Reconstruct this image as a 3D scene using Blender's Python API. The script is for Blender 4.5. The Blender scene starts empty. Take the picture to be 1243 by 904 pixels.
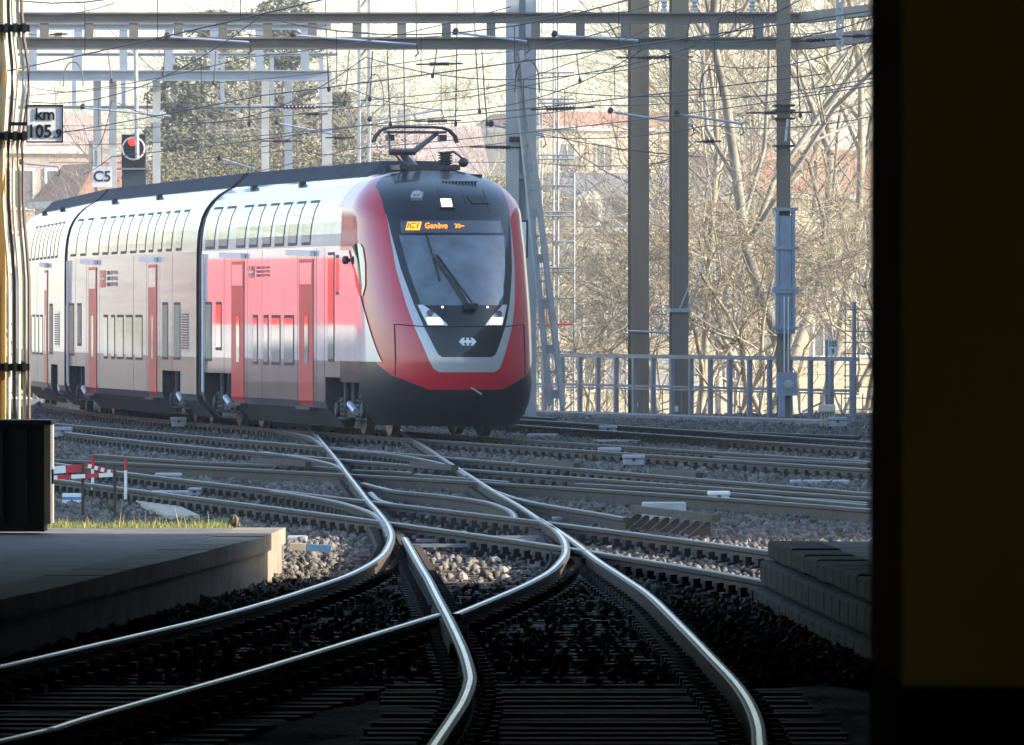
import bpy, bmesh, math, random
import numpy as np
from mathutils import Vector, Matrix
random.seed(7); RNG = np.random.default_rng(7)
S = bpy.context.scene
COL = S.collection
R = math.radians
# ------------------------------------------------------------------ camera / sky / sun / exposure
F, YH, H = 12000.0, 380.0, 2.0            # focal length in photo pixels, horizon row, eye height above rail
cam = bpy.data.cameras.new('camera'); camo = bpy.data.objects.new('camera', cam); COL.objects.link(camo)
camo.location = (0, 0, H); camo.rotation_euler = (R(90), 0, 0)
cam.sensor_width = 36; cam.lens = 36*F/1243; cam.shift_y = -(452-YH)/1243
cam.clip_start = 0.5; cam.clip_end = 6000
cam.dof.use_dof = True; cam.dof.focus_distance = 160; cam.dof.aperture_fstop = 40
S.camera = camo
SUN_EL, SUN_AZ = 19.0, 10.0               # sun to the right (+X), a little behind the camera
w = bpy.data.worlds.new('World'); S.world = w; w.use_nodes = True
nt = w.node_tree; bg = nt.nodes['Background']
sky = nt.nodes.new('ShaderNodeTexSky'); sky.sky_type = 'NISHITA'; sky.sun_disc = False
sky.sun_elevation = R(SUN_EL); sky.sun_rotation = R(90+SUN_AZ)
sky.air_density = 1.0; sky.dust_density = 1.0; sky.ozone_density = 1.5
nt.links.new(sky.outputs[0], bg.inputs[0]); bg.inputs[1].default_value = 0.15
sl = bpy.data.lights.new('sun', 'SUN'); sl.energy = 3.5; sl.angle = R(0.5); sl.color = (1, .88, .72)
so = bpy.data.objects.new('sun', sl); COL.objects.link(so)
sd = Vector((math.cos(R(SUN_EL))*math.cos(R(SUN_AZ)), -math.cos(R(SUN_EL))*math.sin(R(SUN_AZ)), math.sin(R(SUN_EL))))
so.rotation_euler = sd.to_track_quat('Z', 'Y').to_euler()
S.view_settings.view_transform = 'Standard'; S.view_settings.look = 'None'
S.view_settings.exposure = 1.8; S.view_settings.gamma = 1
# ------------------------------------------------------------------ helpers
def PX(x, y, D): return Vector(((x-621.5)/F*D, D, H-(y-YH)/F*D))
def GR(x, y, z=0.0):
    D = (H-z)*F/(y-YH); return Vector(((x-621.5)/F*D, D, z))
MATS = {}
def mat(name, col, rough=.6, metal=0, var=.25, scale=6, bump=0, bscale=40, coat=0, spec=.5, island=0, streak=False, emis=None, trans=0):
    if name in MATS: return MATS[name]
    m = bpy.data.materials.new(name); m.use_nodes = True; n = m.node_tree; L = n.links
    b = n.nodes['Principled BSDF']
    b.inputs['Roughness'].default_value = rough; b.inputs['Metallic'].default_value = metal
    b.inputs['Specular IOR Level'].default_value = spec
    if coat: b.inputs['Coat Weight'].default_value = coat; b.inputs['Coat Roughness'].default_value = .04
    if trans: b.inputs['Transmission Weight'].default_value = trans
    c = tuple(col)+(1,)
    b.inputs['Base Color'].default_value = c
    if emis:
        b.inputs['Emission Color'].default_value = tuple(emis[0])+(1,); b.inputs['Emission Strength'].default_value = emis[1]
    if var or bump:
        g = n.nodes.new('ShaderNodeNewGeometry'); mp = n.nodes.new('ShaderNodeMapping')
        L.new(g.outputs['Position'], mp.inputs[0])
        if streak: mp.inputs['Scale'].default_value = (1, 1, .12)
    if var:
        t = n.nodes.new('ShaderNodeTexNoise'); t.inputs['Scale'].default_value = scale; t.inputs['Detail'].default_value = 6
        L.new(mp.outputs[0], t.inputs['Vector'])
        mr = n.nodes.new('ShaderNodeMapRange'); mr.inputs[1].default_value = .25; mr.inputs[2].default_value = .75
        mr.inputs[3].default_value = 1-var; mr.inputs[4].default_value = 1+var
        L.new(t.outputs[0], mr.inputs[0]); last = mr.outputs[0]
        if island:
            mr2 = n.nodes.new('ShaderNodeMapRange'); mr2.inputs[3].default_value = 1-island; mr2.inputs[4].default_value = 1+island
            L.new(g.outputs['Random Per Island'], mr2.inputs[0])
            mu = n.nodes.new('ShaderNodeMath'); mu.operation = 'MULTIPLY'
            L.new(last, mu.inputs[0]); L.new(mr2.outputs[0], mu.inputs[1]); last = mu.outputs[0]
        vm = n.nodes.new('ShaderNodeVectorMath'); vm.operation = 'SCALE'; vm.inputs[0].default_value = col
        L.new(last, vm.inputs['Scale']); L.new(vm.outputs[0], b.inputs['Base Color'])
    if bump:
        t2 = n.nodes.new('ShaderNodeTexNoise'); t2.inputs['Scale'].default_value = bscale; t2.inputs['Detail'].default_value = 5
        L.new(mp.outputs[0], t2.inputs['Vector'])
        bp = n.nodes.new('ShaderNodeBump'); bp.inputs['Strength'].default_value = bump; bp.inputs['Distance'].default_value = .05
        L.new(t2.outputs[0], bp.inputs['Height']); L.new(bp.outputs[0], b.inputs['Normal'])
    MATS[name] = m; return m
class MB:
    def __init__(s): s.v = []; s.f = []; s.mi = []
    def quad(s, a, b, c, d, m=0):
        n = len(s.v); s.v += [tuple(a), tuple(b), tuple(c), tuple(d)]; s.f.append((n, n+1, n+2, n+3)); s.mi.append(m)
    def poly(s, pts, m=0):
        n = len(s.v); s.v += [tuple(p) for p in pts]; s.f.append(tuple(range(n, n+len(pts)))); s.mi.append(m)
    def box(s, lo, hi, m=0, M=None):
        x0, y0, z0 = lo; x1, y1, z1 = hi; n = len(s.v)
        p = [(x0,y0,z0),(x1,y0,z0),(x1,y1,z0),(x0,y1,z0),(x0,y0,z1),(x1,y0,z1),(x1,y1,z1),(x0,y1,z1)]
        if M is not None: p = [tuple(M @ Vector(q)) for q in p]
        s.v += p
        for f in ((0,3,2,1),(4,5,6,7),(0,1,5,4),(1,2,6,5),(2,3,7,6),(3,0,4,7)):
            s.f.append(tuple(n+i for i in f)); s.mi.append(m)
    def cbox(s, c, size, rz=0, m=0):
        M = Matrix.Translation(Vector(c)) @ Matrix.Rotation(rz, 4, 'Z'); h = [q/2 for q in size]
        s.box((-h[0],-h[1],-h[2]), (h[0],h[1],h[2]), m, M)
    def bar(s, a, b, wx, wz, m=0):
        a = Vector(a); b = Vector(b); d = b-a; L = d.length
        M = Matrix.Translation(a) @ d.to_track_quat('Y', 'Z').to_matrix().to_4x4()
        s.box((-wx/2, 0, -wz/2), (wx/2, L, wz/2), m, M)
    def tube(s, pts, r, n=6, m=0, cap=True):
        pts = [Vector(p) for p in pts]; rings = []
        rr = r if isinstance(r, (list, tuple)) else [r]*len(pts)
        for i, p in enumerate(pts):
            d = (pts[min(i+1, len(pts)-1)]-pts[max(i-1, 0)])
            if d.length < 1e-9: d = Vector((0,0,1))
            d.normalize(); u = d.cross(Vector((0,0,1)))
            if u.length < 1e-3: u = d.cross(Vector((1,0,0)))
            u.normalize(); v = d.cross(u)
            k = len(s.v); rings.append(k)
            for j in range(n):
                a = 2*math.pi*j/n; s.v.append(tuple(p+u*(rr[i]*math.cos(a))+v*(rr[i]*math.sin(a))))
        for a, b in zip(rings, rings[1:]):
            for j in range(n):
                s.f.append((a+j, a+(j+1)%n, b+(j+1)%n, b+j)); s.mi.append(m)
        if cap:
            s.f.append(tuple(rings[0]+j for j in range(n))[::-1]); s.mi.append(m)
            s.f.append(tuple(rings[-1]+j for j in range(n))); s.mi.append(m)
    def lathe(s, base, axis, prof, n=10, m=0):
        axis = Vector(axis).normalized(); base = Vector(base)
        s.tube([base+axis*t for t, r in prof], [r for t, r in prof], n, m)
    def sweep(s, path, prof, mats, up=Vector((0,0,1))):
        # prof: (across, up) closed polygon; path points; mats per profile edge
        rings = []; n = len(prof)
        for i, p in enumerate(path):
            d = (path[min(i+1, len(path)-1)]-path[max(i-1, 0)]).normalized()
            u = d.cross(up).normalized(); rings.append(len(s.v))
            for a, b in prof: s.v.append(tuple(p+u*a+up*b))
        for a, b in zip(rings, rings[1:]):
            for j in range(n):
                s.f.append((a+j, a+(j+1)%n, b+(j+1)%n, b+j)); s.mi.append(mats[j])
        s.f.append(tuple(rings[0]+j for j in range(n))); s.mi.append(mats[0])
        s.f.append(tuple(rings[-1]+j for j in range(n))[::-1]); s.mi.append(mats[0])
    def mesh(s, name, mats):
        me = bpy.data.meshes.new(name); me.from_pydata(s.v, [], s.f)
        for m in (mats if isinstance(mats, (list, tuple)) else [mats]): me.materials.append(m)
        if any(s.mi): me.polygons.foreach_set('material_index', s.mi)
        me.update(); return me
    def build(s, name, mats, parent=None, smooth=False, **tags):
        me = s.mesh(name, mats)
        if smooth: me.polygons.foreach_set('use_smooth', [True]*len(me.polygons))
        o = bpy.data.objects.new(name, me); COL.objects.link(o)
        if parent: o.parent = parent
        for k, v in tags.items(): o[k] = v
        return o
def fixnormals(o):
    bm = bmesh.new(); bm.from_mesh(o.data); bmesh.ops.recalc_face_normals(bm, faces=bm.faces); bm.to_mesh(o.data); bm.free()
def bevel(o, wd=.01, seg=2):
    b = o.modifiers.new('bevel', 'BEVEL'); b.width = wd; b.segments = seg; b.limit_method = 'ANGLE'; return o
def thing(name, label, cat, loc=(0,0,0), rz=0, group=None, **k):
    o = bpy.data.objects.new(name, None); COL.objects.link(o); o.location = loc; o.rotation_euler = (0,0,rz)
    o.empty_display_size = .2
    if label: o['label'] = label
    if cat: o['category'] = cat
    if group: o['group'] = group
    for a, b in k.items(): o[a] = b
    return o
def tag(o, label, cat, group=None):
    o['label'] = label; o['category'] = cat
    if group: o['group'] = group
    return o
def inst(me, name, parent, M, **k):
    o = bpy.data.objects.new(name, me); COL.objects.link(o); o.parent = parent; o.matrix_local = M
    for a, b in k.items(): o[a] = b
    return o
def text_mesh(txt, size, mtl, name, parent, M, bold=0.0, sx=1.0, depth=.002):
    cu = bpy.data.curves.new(name, 'FONT'); cu.body = txt; cu.size = size; cu.align_x = 'CENTER'; cu.align_y = 'CENTER'
    cu.extrude = depth; cu.offset = bold; cu.resolution_u = 3
    t = bpy.data.objects.new('tmp', cu); COL.objects.link(t)
    dg = bpy.context.evaluated_depsgraph_get(); me = bpy.data.meshes.new_from_object(t.evaluated_get(dg))
    bpy.data.objects.remove(t); me.materials.clear(); me.materials.append(mtl)
    o = bpy.data.objects.new(name, me); COL.objects.link(o); o.parent = parent
    o.matrix_local = M @ Matrix.Diagonal((sx, 1, 1, 1)); return o
FACE = Matrix.Rotation(R(90), 4, 'X')     # text standing upright and facing the camera (-Y)
def catmull(pts, n=6):
    pts = [Vector(p) for p in pts]; out = []
    P = [pts[0]*2-pts[1]]+pts+[pts[-1]*2-pts[-2]]
    for i in range(1, len(P)-2):
        for k in range(n):
            t = k/n; a, b, c, d = P[i-1], P[i], P[i+1], P[i+2]
            out.append(.5*((2*b)+(c-a)*t+(2*a-5*b+4*c-d)*t*t+(3*b-a-3*c+d)*t**3))
    out.append(pts[-1]); return out
# ------------------------------------------------------------------ materials
M_steel = mat('rail_head_steel', (.46,.46,.49), .26, 1, .25, 2)
M_rust = mat('rail_rust', (.055,.038,.028), .75, 0, .4, 5, .3)
M_head = mat('rail_head_dull', (.05,.043,.038), .5, .5, .4, 4)
M_steel2 = mat('rail_head_worn', (.26,.26,.28), .38, 1, .45, 1.3)
M_rustd = mat('fastener_dark', (.035,.03,.028), .7, 0, .4, 8)
M_sleeper = mat('sleeper_wood', (.085,.068,.055), .75, 0, .4, 4, .4, 30)
M_ballast = mat('ballast_ground', (.085,.08,.075), .95, 0, .45, 14, .9, 18)
M_stone = mat('ballast_stone', (.13,.115,.10), .9, 0, .3, 9, 0, island=.6)
M_conc = mat('concrete', (.33,.31,.28), .9, 0, .3, 2.2, .35, 14)
M_platw = mat('platform_wall_concrete', (.24,.20,.155), .9, 0, .35, 2.2, .4, 9)
M_concd = mat('platform_concrete', (.15,.135,.12), .8, 0, .5, 2.6, .5, 7)
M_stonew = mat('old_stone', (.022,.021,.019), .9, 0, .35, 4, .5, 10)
M_galv = mat('galvanised_steel', (.27,.285,.31), .5, .35, .18, 3)
M_galvl = mat('pale_painted_steel', (.43,.44,.44), .55, .1, .15, 2.5)
M_colm = mat('weathered_mast_steel', (.235,.185,.135), .7, .1, .25, 2, streak=True)
M_dark = mat('dark_metal', (.03,.032,.036), .55, .2, .2, 5)
M_wire = mat('copper_wire_dark', (.06,.058,.06), .6, .3, 0)
M_wirel = mat('aluminium_tube', (.42,.47,.56), .45, .4, .1)
M_insul = mat('brown_insulator', (.07,.035,.03), .3, 0, .1)
M_white = mat('white_enamel', (.78,.78,.77), .45, 0, .06, 6)
M_black = mat('black_paint', (.012,.012,.013), .5, 0, 0)
M_red = mat('red_paint', (.55,.02,.03), .5, 0, .1)
M_boxg = mat('grey_box_enamel', (.36,.38,.41), .6, 0, .2, 5)
# ------------------------------------------------------------------ setting: ground, hall, shading building
def plane(name, x0, x1, y0, y1, z, m, nx=1, ny=1, fz=None, **t):
    b = MB(); k = 0
    for j in range(ny+1):
        for i in range(nx+1):
            x = x0+(x1-x0)*i/nx; y = y0+(y1-y0)*j/ny; b.v.append((x, y, z+(fz(x, y) if fz else 0)))
    for j in range(ny):
        for i in range(nx):
            a = j*(nx+1)+i; b.f.append((a, a+1, a+nx+2, a+nx+1)); b.mi.append(0)
    return b.build(name, m, **t)
def drop(x, y):       # the yard ends at a fence, beyond it the ground falls to a lower street
    line = 209-1.1*x if x > -2 else 260
    t = min(1, max(0, (y-line-6)/14)); return -3.2*t*t*(3-2*t)
M_earth = mat('earth', (.14,.12,.075), .95, 0, .35, .6, .5, 5)
g = MB()
xs = [-900,-300,-60,-30,-20,-10,-4,0,4,8,14,22,40,100,300,900]; ys = [-60,0,100,180]+[196+3*i for i in range(24)]+[290,330,400,600,1000,1400]
for y in ys:
    for x in xs: g.v.append((x, y, -.30+drop(x, y)))
for j in range(len(ys)-1):
    for i in range(len(xs)-1):
        a = j*len(xs)+i; g.f.append((a, a+1, a+len(xs)+1, a+len(xs))); g.mi.append(0)
g.build('ground', M_earth, kind='structure')
def bz(x, y): return .03*math.sin(x*3.1+y*.7)*math.sin(y*1.9-x)+RNG.normal()*.012
plane('ballast_bed', -18, 14, 38, 212, -.215, M_ballast, 110, 420, bz, kind='structure')
M_hall = mat('sooty_hall_wall', (.05,.045,.04), .9, 0, .3, 1)
hall = thing('station_hall', 'dark station hall whose roof shades the near tracks', 'hall', kind='structure')
b = MB(); b.box((4.4, -12, -.3), (5.0, 78.6, 5)); b.build('wall', M_hall, hall)
b = MB(); b.box((-9.6, -12, -.3), (-9, 76, 5)); b.build('wall', M_hall, hall)
b = MB(); b.box((-9, -12.6, -.3), (-1, -12, 5)); b.build('wall', M_hall, hall)  # unseen back wall, cut short so the gap lights the pillar
b = MB(); b.box((-9.6, -12.6, 5.004), (5.0, 78.6, 5.4)); b.build('roof', M_hall, hall)
sb = thing('station_building', 'long station building beside the yard, right of the view', 'building')
M_fac = mat('pale_stone_facade', (.36,.34,.30), .85, 0, .15, .8)
b = MB(); b.box((17, 91, -.3), (30, 209, 13.6)); b.build('wall', M_fac, sb)
b = MB(); b.box((16.4, 90.6, 13.603), (30.6, 209.4, 14.1)); b.build('roof', M_dark, sb)
# ------------------------------------------------------------------ rails traced on the ground
def fit(px, deg=2, ext=(0, 0), n=40):
    P = [GR(*q) for q in px]; D = np.array([p.y for p in P]); X = np.array([p.x for p in P])
    c = np.polyfit(D-140, X, deg); d = np.linspace(D.max()+ext[0], D.min()-ext[1], n)
    return [Vector((float(np.polyval(c, q-140)), float(q), 0)) for q in d], c
PROF = [(-.075,-.172),(.075,-.172),(.07,-.158),(.012,-.142),(.010,-.05),(.034,-.038),(.036,-.008),(.027,-.001),(.013,0),(-.013,0),(-.027,-.001),(-.036,-.008),(-.034,-.038),(-.010,-.05),(-.012,-.142),(-.07,-.158)]
PM = [1]*16; PM[6] = PM[7] = PM[9] = PM[10] = 2; PM[8] = 0
def rail(path, parent, dz=0.0, name='rail', main=False):
    b = MB(); b.sweep([p+Vector((0,0,dz)) for p in path], PROF, PM)
    o = b.build(name, [M_steel if main else M_steel2, M_rust, M_head], parent); fixnormals(o); return o
FAST = MB()
def add_fasteners(path, mb, pitch=.62, sides=(-1, 1), z=-.172):
    L = 0; nxt = .3
    for a, b in zip(path, path[1:]):
        d = b-a; l = d.length
        while nxt < L+l:
            p = a+d*((nxt-L)/l); u = d.normalized(); n = Vector((u.y, -u.x, 0)); rz = math.atan2(u.y, u.x)
            for s in sides:
                c = p+n*(s*.105); mb.cbox((c.x, c.y, z+.022), (.13, .15, .045), rz)
                mb.cbox((c.x, c.y, z+.065), (.055, .06, .085), rz+.3)
                c2 = p+n*(s*.065); mb.cbox((c2.x, c2.y, z+.05), (.09, .05, .03), rz)
            nxt += pitch
        L += l
def offset(path, dist):
    out = []
    for i, p in enumerate(path):
        d = (path[min(i+1, len(path)-1)]-path[max(i-1, 0)]).normalized(); out.append(p+Vector((d.y, -d.x, 0))*dist)
    return out
SLM = {}
def sleeper_mesh(L):
    k = round(L, 1)
    if k not in SLM:
        b = MB(); h = k/2
        b.box((-h, -.12, -.14), (h, .12, 0)); SLM[k] = b.mesh('sleeper', M_sleeper)
    return SLM[k]
def sleepers(track, left, right, pitch=.62, z=-.176, over=.5, maxn=300):
    # left/right: functions of D giving X; steps along depth
    n = 0; D = left['d0']
    while D < left['d1'] and n < maxn:
        xl, xr = left['f'](D), right['f'](D); sl = (right['f'](D+1)+left['f'](D+1)-xl-xr)/2
        ang = -math.atan(sl); Lg = (xr-xl)*math.cos(ang)+2*over
        o = inst(sleeper_mesh(Lg), 'sleeper', track, Matrix.Translation(((xl+xr)/2+random.uniform(-.02,.02), D, z-random.uniform(0,.012))) @ Matrix.Rotation(ang+random.uniform(-.01,.01), 4, 'Z'))
        D += pitch*math.cos(ang); n += 1
def poly_fn(c, off=0): return lambda D: float(np.polyval(c, D-140))+off
def interp_fn(path):
    p = sorted(path, key=lambda q: q.y); ds = [q.y for q in p]; xs = [q.x for q in p]
    return lambda D: float(np.interp(D, ds, xs))
T0n = [(50,484),(71,492),(109.5,500),(163,506),(209,509.5),(240,513),(295,517),(336,520),(468,529),(549,535),(661,543),(780,550),(900,558.5),(1055,569)]
R_ = {
 'T1f': [(614,507),(700,513),(740,515.5),(812,520),(900,524.6),(966,530),(1055,536)],
 'T1n': [(604,513.5),(700,520),(725,521.5),(796,527),(900,532.8),(966,538),(1055,543.5)],
 'L1': [(64.5,513),(138.5,519.4),(250,530),(320,536),(394,542.6),(536,551.5),(588,559),(649,564),(703,567),(796,575.5),(990,593)],
 'L2': [(79,525),(163,533),(250,542),(298,546.7),(344.6,550),(420,556.5),(492.6,562),(541,566.5),(580,572),(636,577),(740,582),(900,591.5),(1055,602)],
 'Rc': [(250,565),(311,569),(353,571.6),(428,575.6),(492,579),(565,582),(588,583.5),(677,590),(740,593),(777,596.5),(900,605),(966,610),(1055,617)],
 'L3': [(60.5,547),(114,553),(195,561),(250,567),(320,575.6),(428,585),(476,591),(533,597),(580,602),(660,609),(776,622.6),(874,633),(940,640),(1057,653)],
 'L4': [(140,571.7),(187,576),(250,584.6),(304,591),(380,599),(457,609),(509,614),(540,618),(630,629),(667,634),(756,644),(860,657),(929,667),(1000,678)],
}
def track(label): return thing('railway_track', label, None, kind='structure')
def transverse(label, near, far, ext, sl=True, z=-.176):
    t = track(label); pn, cn = fit(near, 3 if len(near) > 13 else 2, ext)
    if far is None: pf = offset(pn, -1.505); cf = None
    else: pf, cf = fit(far, 2, ext)
    if pf[len(pf)//2].x < pn[len(pn)//2].x: pf = offset(pn, 1.505)
    rail(pn, t); rail(pf, t); fb = MB(); add_fasteners(pn, fb); add_fasteners(pf, fb)
    fb.build('rail_fasteners', M_rustd, t, kind='stuff')
    if sl:
        fl, fr = interp_fn(pn), interp_fn(pf)
        d0 = max(min(p.y for p in pn), min(p.y for p in pf)); d1 = min(max(p.y for p in pn), max(p.y for p in pf))
        sleepers(t, {'d0': d0+.3, 'd1': d1, 'f': fl}, {'f': fr}, z=z)
    return pn, pf
T1 = transverse('far track beyond the train, nearest the fence', R_['T1n'], R_['T1f'], (45, 6), z=-.178)
T0 = transverse('track the train stands on, curving in from the left', T0n, None, (25, 6), z=-.181)
TA = transverse('track crossing in front of the train', R_['L2'], R_['L1'], (20, 6), z=-.184)
TB = transverse('track crossing the yard just beyond the sunlit ballast', R_['L4'], R_['L3'], (30, 8), z=-.187)
# the near turnout: track A bears right under the camera, track B bears left along the platform
A_left = [GR(*q) for q in [(529,900),(548,872),(562,850),(570,828),(570,815),(563,790),(552,765),(541,743),(530,722),(520,702),(508,682),(498,664),(491,652)]]
A_right = [GR(*q) for q in [(922,900),(920,880),(911,855),(893,828),(865,798),(830,762),(789,722),(756,699),(724,678),(700,659),(676,642),(660,633),(630,613),(604,598),(588,588),(564,572.5),(541,558),(525,547),(492,525.7),(483,519)]]
B_left = [GR(*q) for q in [(0,808),(100,785),(250,750),(330,728),(380,712),(420,698),(447,685),(464,673),(472,661),(475,650),(472,639),(465,628),(456,617),(446,606),(433,589),(422,575),(410.6,559.5),(394.5,540),(381.6,524),(372,512)]]
B_right1 = [GR(*q) for q in [(0,898),(60,884),(125,864),(300,815),(420,779),(533,744.5)]]
B_right2 = [GR(*q) for q in [(553,744.5),(600,725),(640,707.5),(668,692),(683,677),(687,667),(685,656),(678,646),(668,637),(655,629)]]
tA = track('near track sweeping right towards the camera'); tB = track('turnout branch curving left along the platform')
def near_rail(pts, t, ext=None, check=False):
    if ext: pts = [pts[0]+(pts[0]-pts[1]).normalized()*ext]+pts
    p = catmull(pts, 5); rail(p, t, main=True); return p
aL = near_rail(A_left, tA, 6); aR = near_rail(A_right, tA, 6); bL = near_rail(B_left, tB, 14); bR = near_rail(B_right1, tB, 14); bR2 = near_rail(B_right2, tB)
fb = MB(); add_fasteners(aL, fb); add_fasteners(aR, fb); fb.build('rail_fasteners', M_rustd, tA, kind='stuff')
fb = MB(); add_fasteners(bL, fb); add_fasteners(bR, fb); add_fasteners(bR2, fb); fb.build('rail_fasteners', M_rustd, tB, kind='stuff')
aRf, bLf = interp_fn(aR), interp_fn(bL)
aLx = interp_fn(aL+[p for p in bL if p.y > 90]); 
bRx = interp_fn(bR+bR2+[p for p in aR if p.y > 97])
sleepers(tA, {'d0': 40, 'd1': 70, 'f': aLx}, {'f': aRf}, .6, -.175)
sleepers(tB, {'d0': 40, 'd1': 70, 'f': bLf}, {'f': bRx}, .6, -.178)
sleepers(tA, {'d0': 70.2, 'd1': 170, 'f': bLf}, {'f': aRf}, .6, -.1755)
# slip rails, check rails and blades inside the crossings
tS = track('slip rails and check rails inside the crossings')
slips = [[(300,517),(336,520.5),(367,526.5),(380,531),(394,541.5)], [(320,547.5),(345,551),(369,554.5),(401,561.5),(417,569),(424,578)],
 [(404,544),(440,546.5),(484,551),(520,557.5),(541,563),(557,570),(568,577)], [(330,594.5),(369,600),(412,608),(444,618),(457,625),(468,637),(473.5,650)],
 [(441,585),(476,593.5),(510,597),(540,600),(588,607),(612,615),(622,621),(625,627)], [(588,589),(604,595.5),(630,604),(669,612),(710,618.5),(760,627)],
 [(114,550),(180,555),(250,559.5),(311,562),(380,565),(415,566.5)], [(430,569),(476,570.5),(503,572)], [(450,596),(458,604),(470,608),(490,612),(540,617),(580,622)],
 [(870,553),(966,557),(1055,561)], [(945,601.5),(1000,604.5),(1055,608.5)], [(619,502.5),(674,506)], [(870,521.5),(960,525),(1043,528)],
 [(700,585),(796,590),(900,597),(966,603),(1055,611)], [(505,573.5),(560,578),(620,583)], [(508,659),(498,655),(503,668),(514,688)]]
for s in slips[:-1]:
    p = catmull([GR(*q) for q in s], 6); rail(p, tS, -.004-.0006*slips.index(s))
pc, _ = fit(R_['Rc'], 2, (10, 6)); rail(pc, tS, -.003)
fb = MB(); add_fasteners(pc, fb, sides=(-1,)); 
for s in slips[:4]: add_fasteners(catmull([GR(*q) for q in s], 5), fb)
fb.build('rail_fasteners', M_rustd, tS, kind='stuff')
# stretcher bars and slide plates at the points
for x0, x1, y in [(500,660,652),(505,650,656),(498,665,662)]:
    a, c = GR(x0, y, -.1), GR(x1, y, -.1); b = MB(); b.bar(a, c, .05, .03); b.build('stretcher_bar', M_galv, tS)
# frog casting
b = MB(); c = GR(541,743); b.sweep([GR(*q)+Vector((0,0,-.006)) for q in [(556,778),(548,760),(541,744),(533,730)]], [(-.06,-.16),(.06,-.16),(.05,-.01),(-.05,-.01)], [0,0,0,0]); b.build('crossing_nose', M_rust, tB)
# ------------------------------------------------------------------ ribbed check rail stools
def check_stool(x0, y0, x1, y1, n, label, top=.06):
    a, c = GR(x0, y0), GR(x1, y1); a.z = c.z = 0
    t = thing('raised_check_rail', label, 'check rail', group='ribbed raised check rails in the crossings')
    d = (c-a).normalized(); nn = Vector((d.y, -d.x, 0))
    if nn.y > 0: nn = -nn
    b = MB(); b.bar(a+Vector((0,0,top-.035))+nn*.04, c+Vector((0,0,top-.035))+nn*.04, .09, .07); b.build('beam', M_rust, t)
    for i in range(n):
        p = a+(c-a)*((i+.5)/n)+nn*.05; q = p+nn*.22; b = MB(); e = d*.028
        tri = [p+Vector((0,0,top-.08)), p+Vector((0,0,-.16)), q+Vector((0,0,-.16)), p+nn*.04+Vector((0,0,top-.08))]
        b.poly([x-e for x in tri]); b.poly([x+e for x in tri][::-1])
        for k in range(4): b.quad(tri[k]-e, tri[(k+1)%4]-e, tri[(k+1)%4]+e, tri[k]+e)
        b.build('rib', M_rustd, t)
check_stool(776,621,874,632,8, 'long ribbed check rail with a tan painted rib, right of the near turnout')
check_stool(652,562.5,704,567.5,5, 'short ribbed check rail in the crossing below the train nose')
check_stool(796,574.5,853,579.5,5, 'ribbed check rail right of the two grey junction boxes')
check_stool(311,561,378,565.5,5, 'ribbed check rail left of the crossing, below the second red door')
check_stool(504,566,556,570,4, 'ribbed check rail between the two long rails under the train front')
# ------------------------------------------------------------------ ballast stones (uncountable)
def stones(N, seed):
    r = np.random.default_rng(seed)
    iv = np.array([(x, y, z) for x in (-.6, .6) for y in (-.6, .6) for z in (-.6, .6)])
    fc = np.array([(0,1,3),(0,3,2),(4,6,7),(4,7,5),(0,4,5),(0,5,1),(2,3,7),(2,7,6),(0,2,6),(0,6,4),(1,5,7),(1,7,3)]); NV = 8
    D = r.uniform(58**.5, 212**.5, N*2)**2; xp = r.uniform(-40, 1090, N*2); X = (xp-621.5)/F*D
    keep = np.ones(len(D), bool)
    pl = X < (-1.88-(82-D)*.07); keep &= ~(pl & (D < 82.3))
    pr = X > (1.85+(74-D)*.035); keep &= ~(pr & (D < 74.5))
    bl = np.array([bLf(d) for d in D]); ar = np.array([aRf(d) for d in D])
    ins = (X > bl-.1) & (X < ar+.15) & (D < 100); keep &= ~(ins & (r.random(len(D)) < .80))
    D, X = D[keep][:N], X[keep][:N]; n = len(D)
    sc = r.uniform(.022, .047, n)*(1+.2*(D > 120)); ax = r.uniform(.65, 1.25, (n, 3))
    q = r.normal(size=(n, 4)); q /= np.linalg.norm(q, axis=1)[:, None]; w_, x, y, z = q.T
    Rm = np.stack([1-2*(y*y+z*z), 2*(x*y-z*w_), 2*(x*z+y*w_), 2*(x*y+z*w_), 1-2*(x*x+z*z), 2*(y*z-x*w_), 2*(x*z-y*w_), 2*(y*z+x*w_), 1-2*(x*x+y*y)], 1).reshape(n, 3, 3)
    V = (iv[None]*r.uniform(.45, 1.25, (n, NV, 1))+r.normal(size=(n, NV, 3))*.16)*ax[:, None]*sc[:, None, None]*1.12; V = np.einsum('nij,nkj->nki', Rm, V)
    V[:, :, 0] += X[:, None]; V[:, :, 1] += D[:, None]; V[:, :, 2] += (-.19+r.uniform(-.02, .035, n))[:, None]
    Fc = (fc[None]+NV*np.arange(n)[:, None, None]).reshape(-1, 3)
    me = bpy.data.meshes.new('ballast_stones'); me.vertices.add(n*NV); me.vertices.foreach_set('co', V.reshape(-1).astype(np.float32))
    me.loops.add(len(Fc)*3); me.loops.foreach_set('vertex_index', Fc.reshape(-1).astype(np.int32))
    me.polygons.add(len(Fc)); me.polygons.foreach_set('loop_start', np.arange(0, len(Fc)*3, 3, dtype=np.int32)); me.update(calc_edges=True)
    me.materials.append(M_stone); o = bpy.data.objects.new('ballast_stones', me); COL.objects.link(o); o['kind'] = 'stuff'
    o['label'] = 'loose grey ballast stones between the tracks'
stones(120000, 3)
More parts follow.
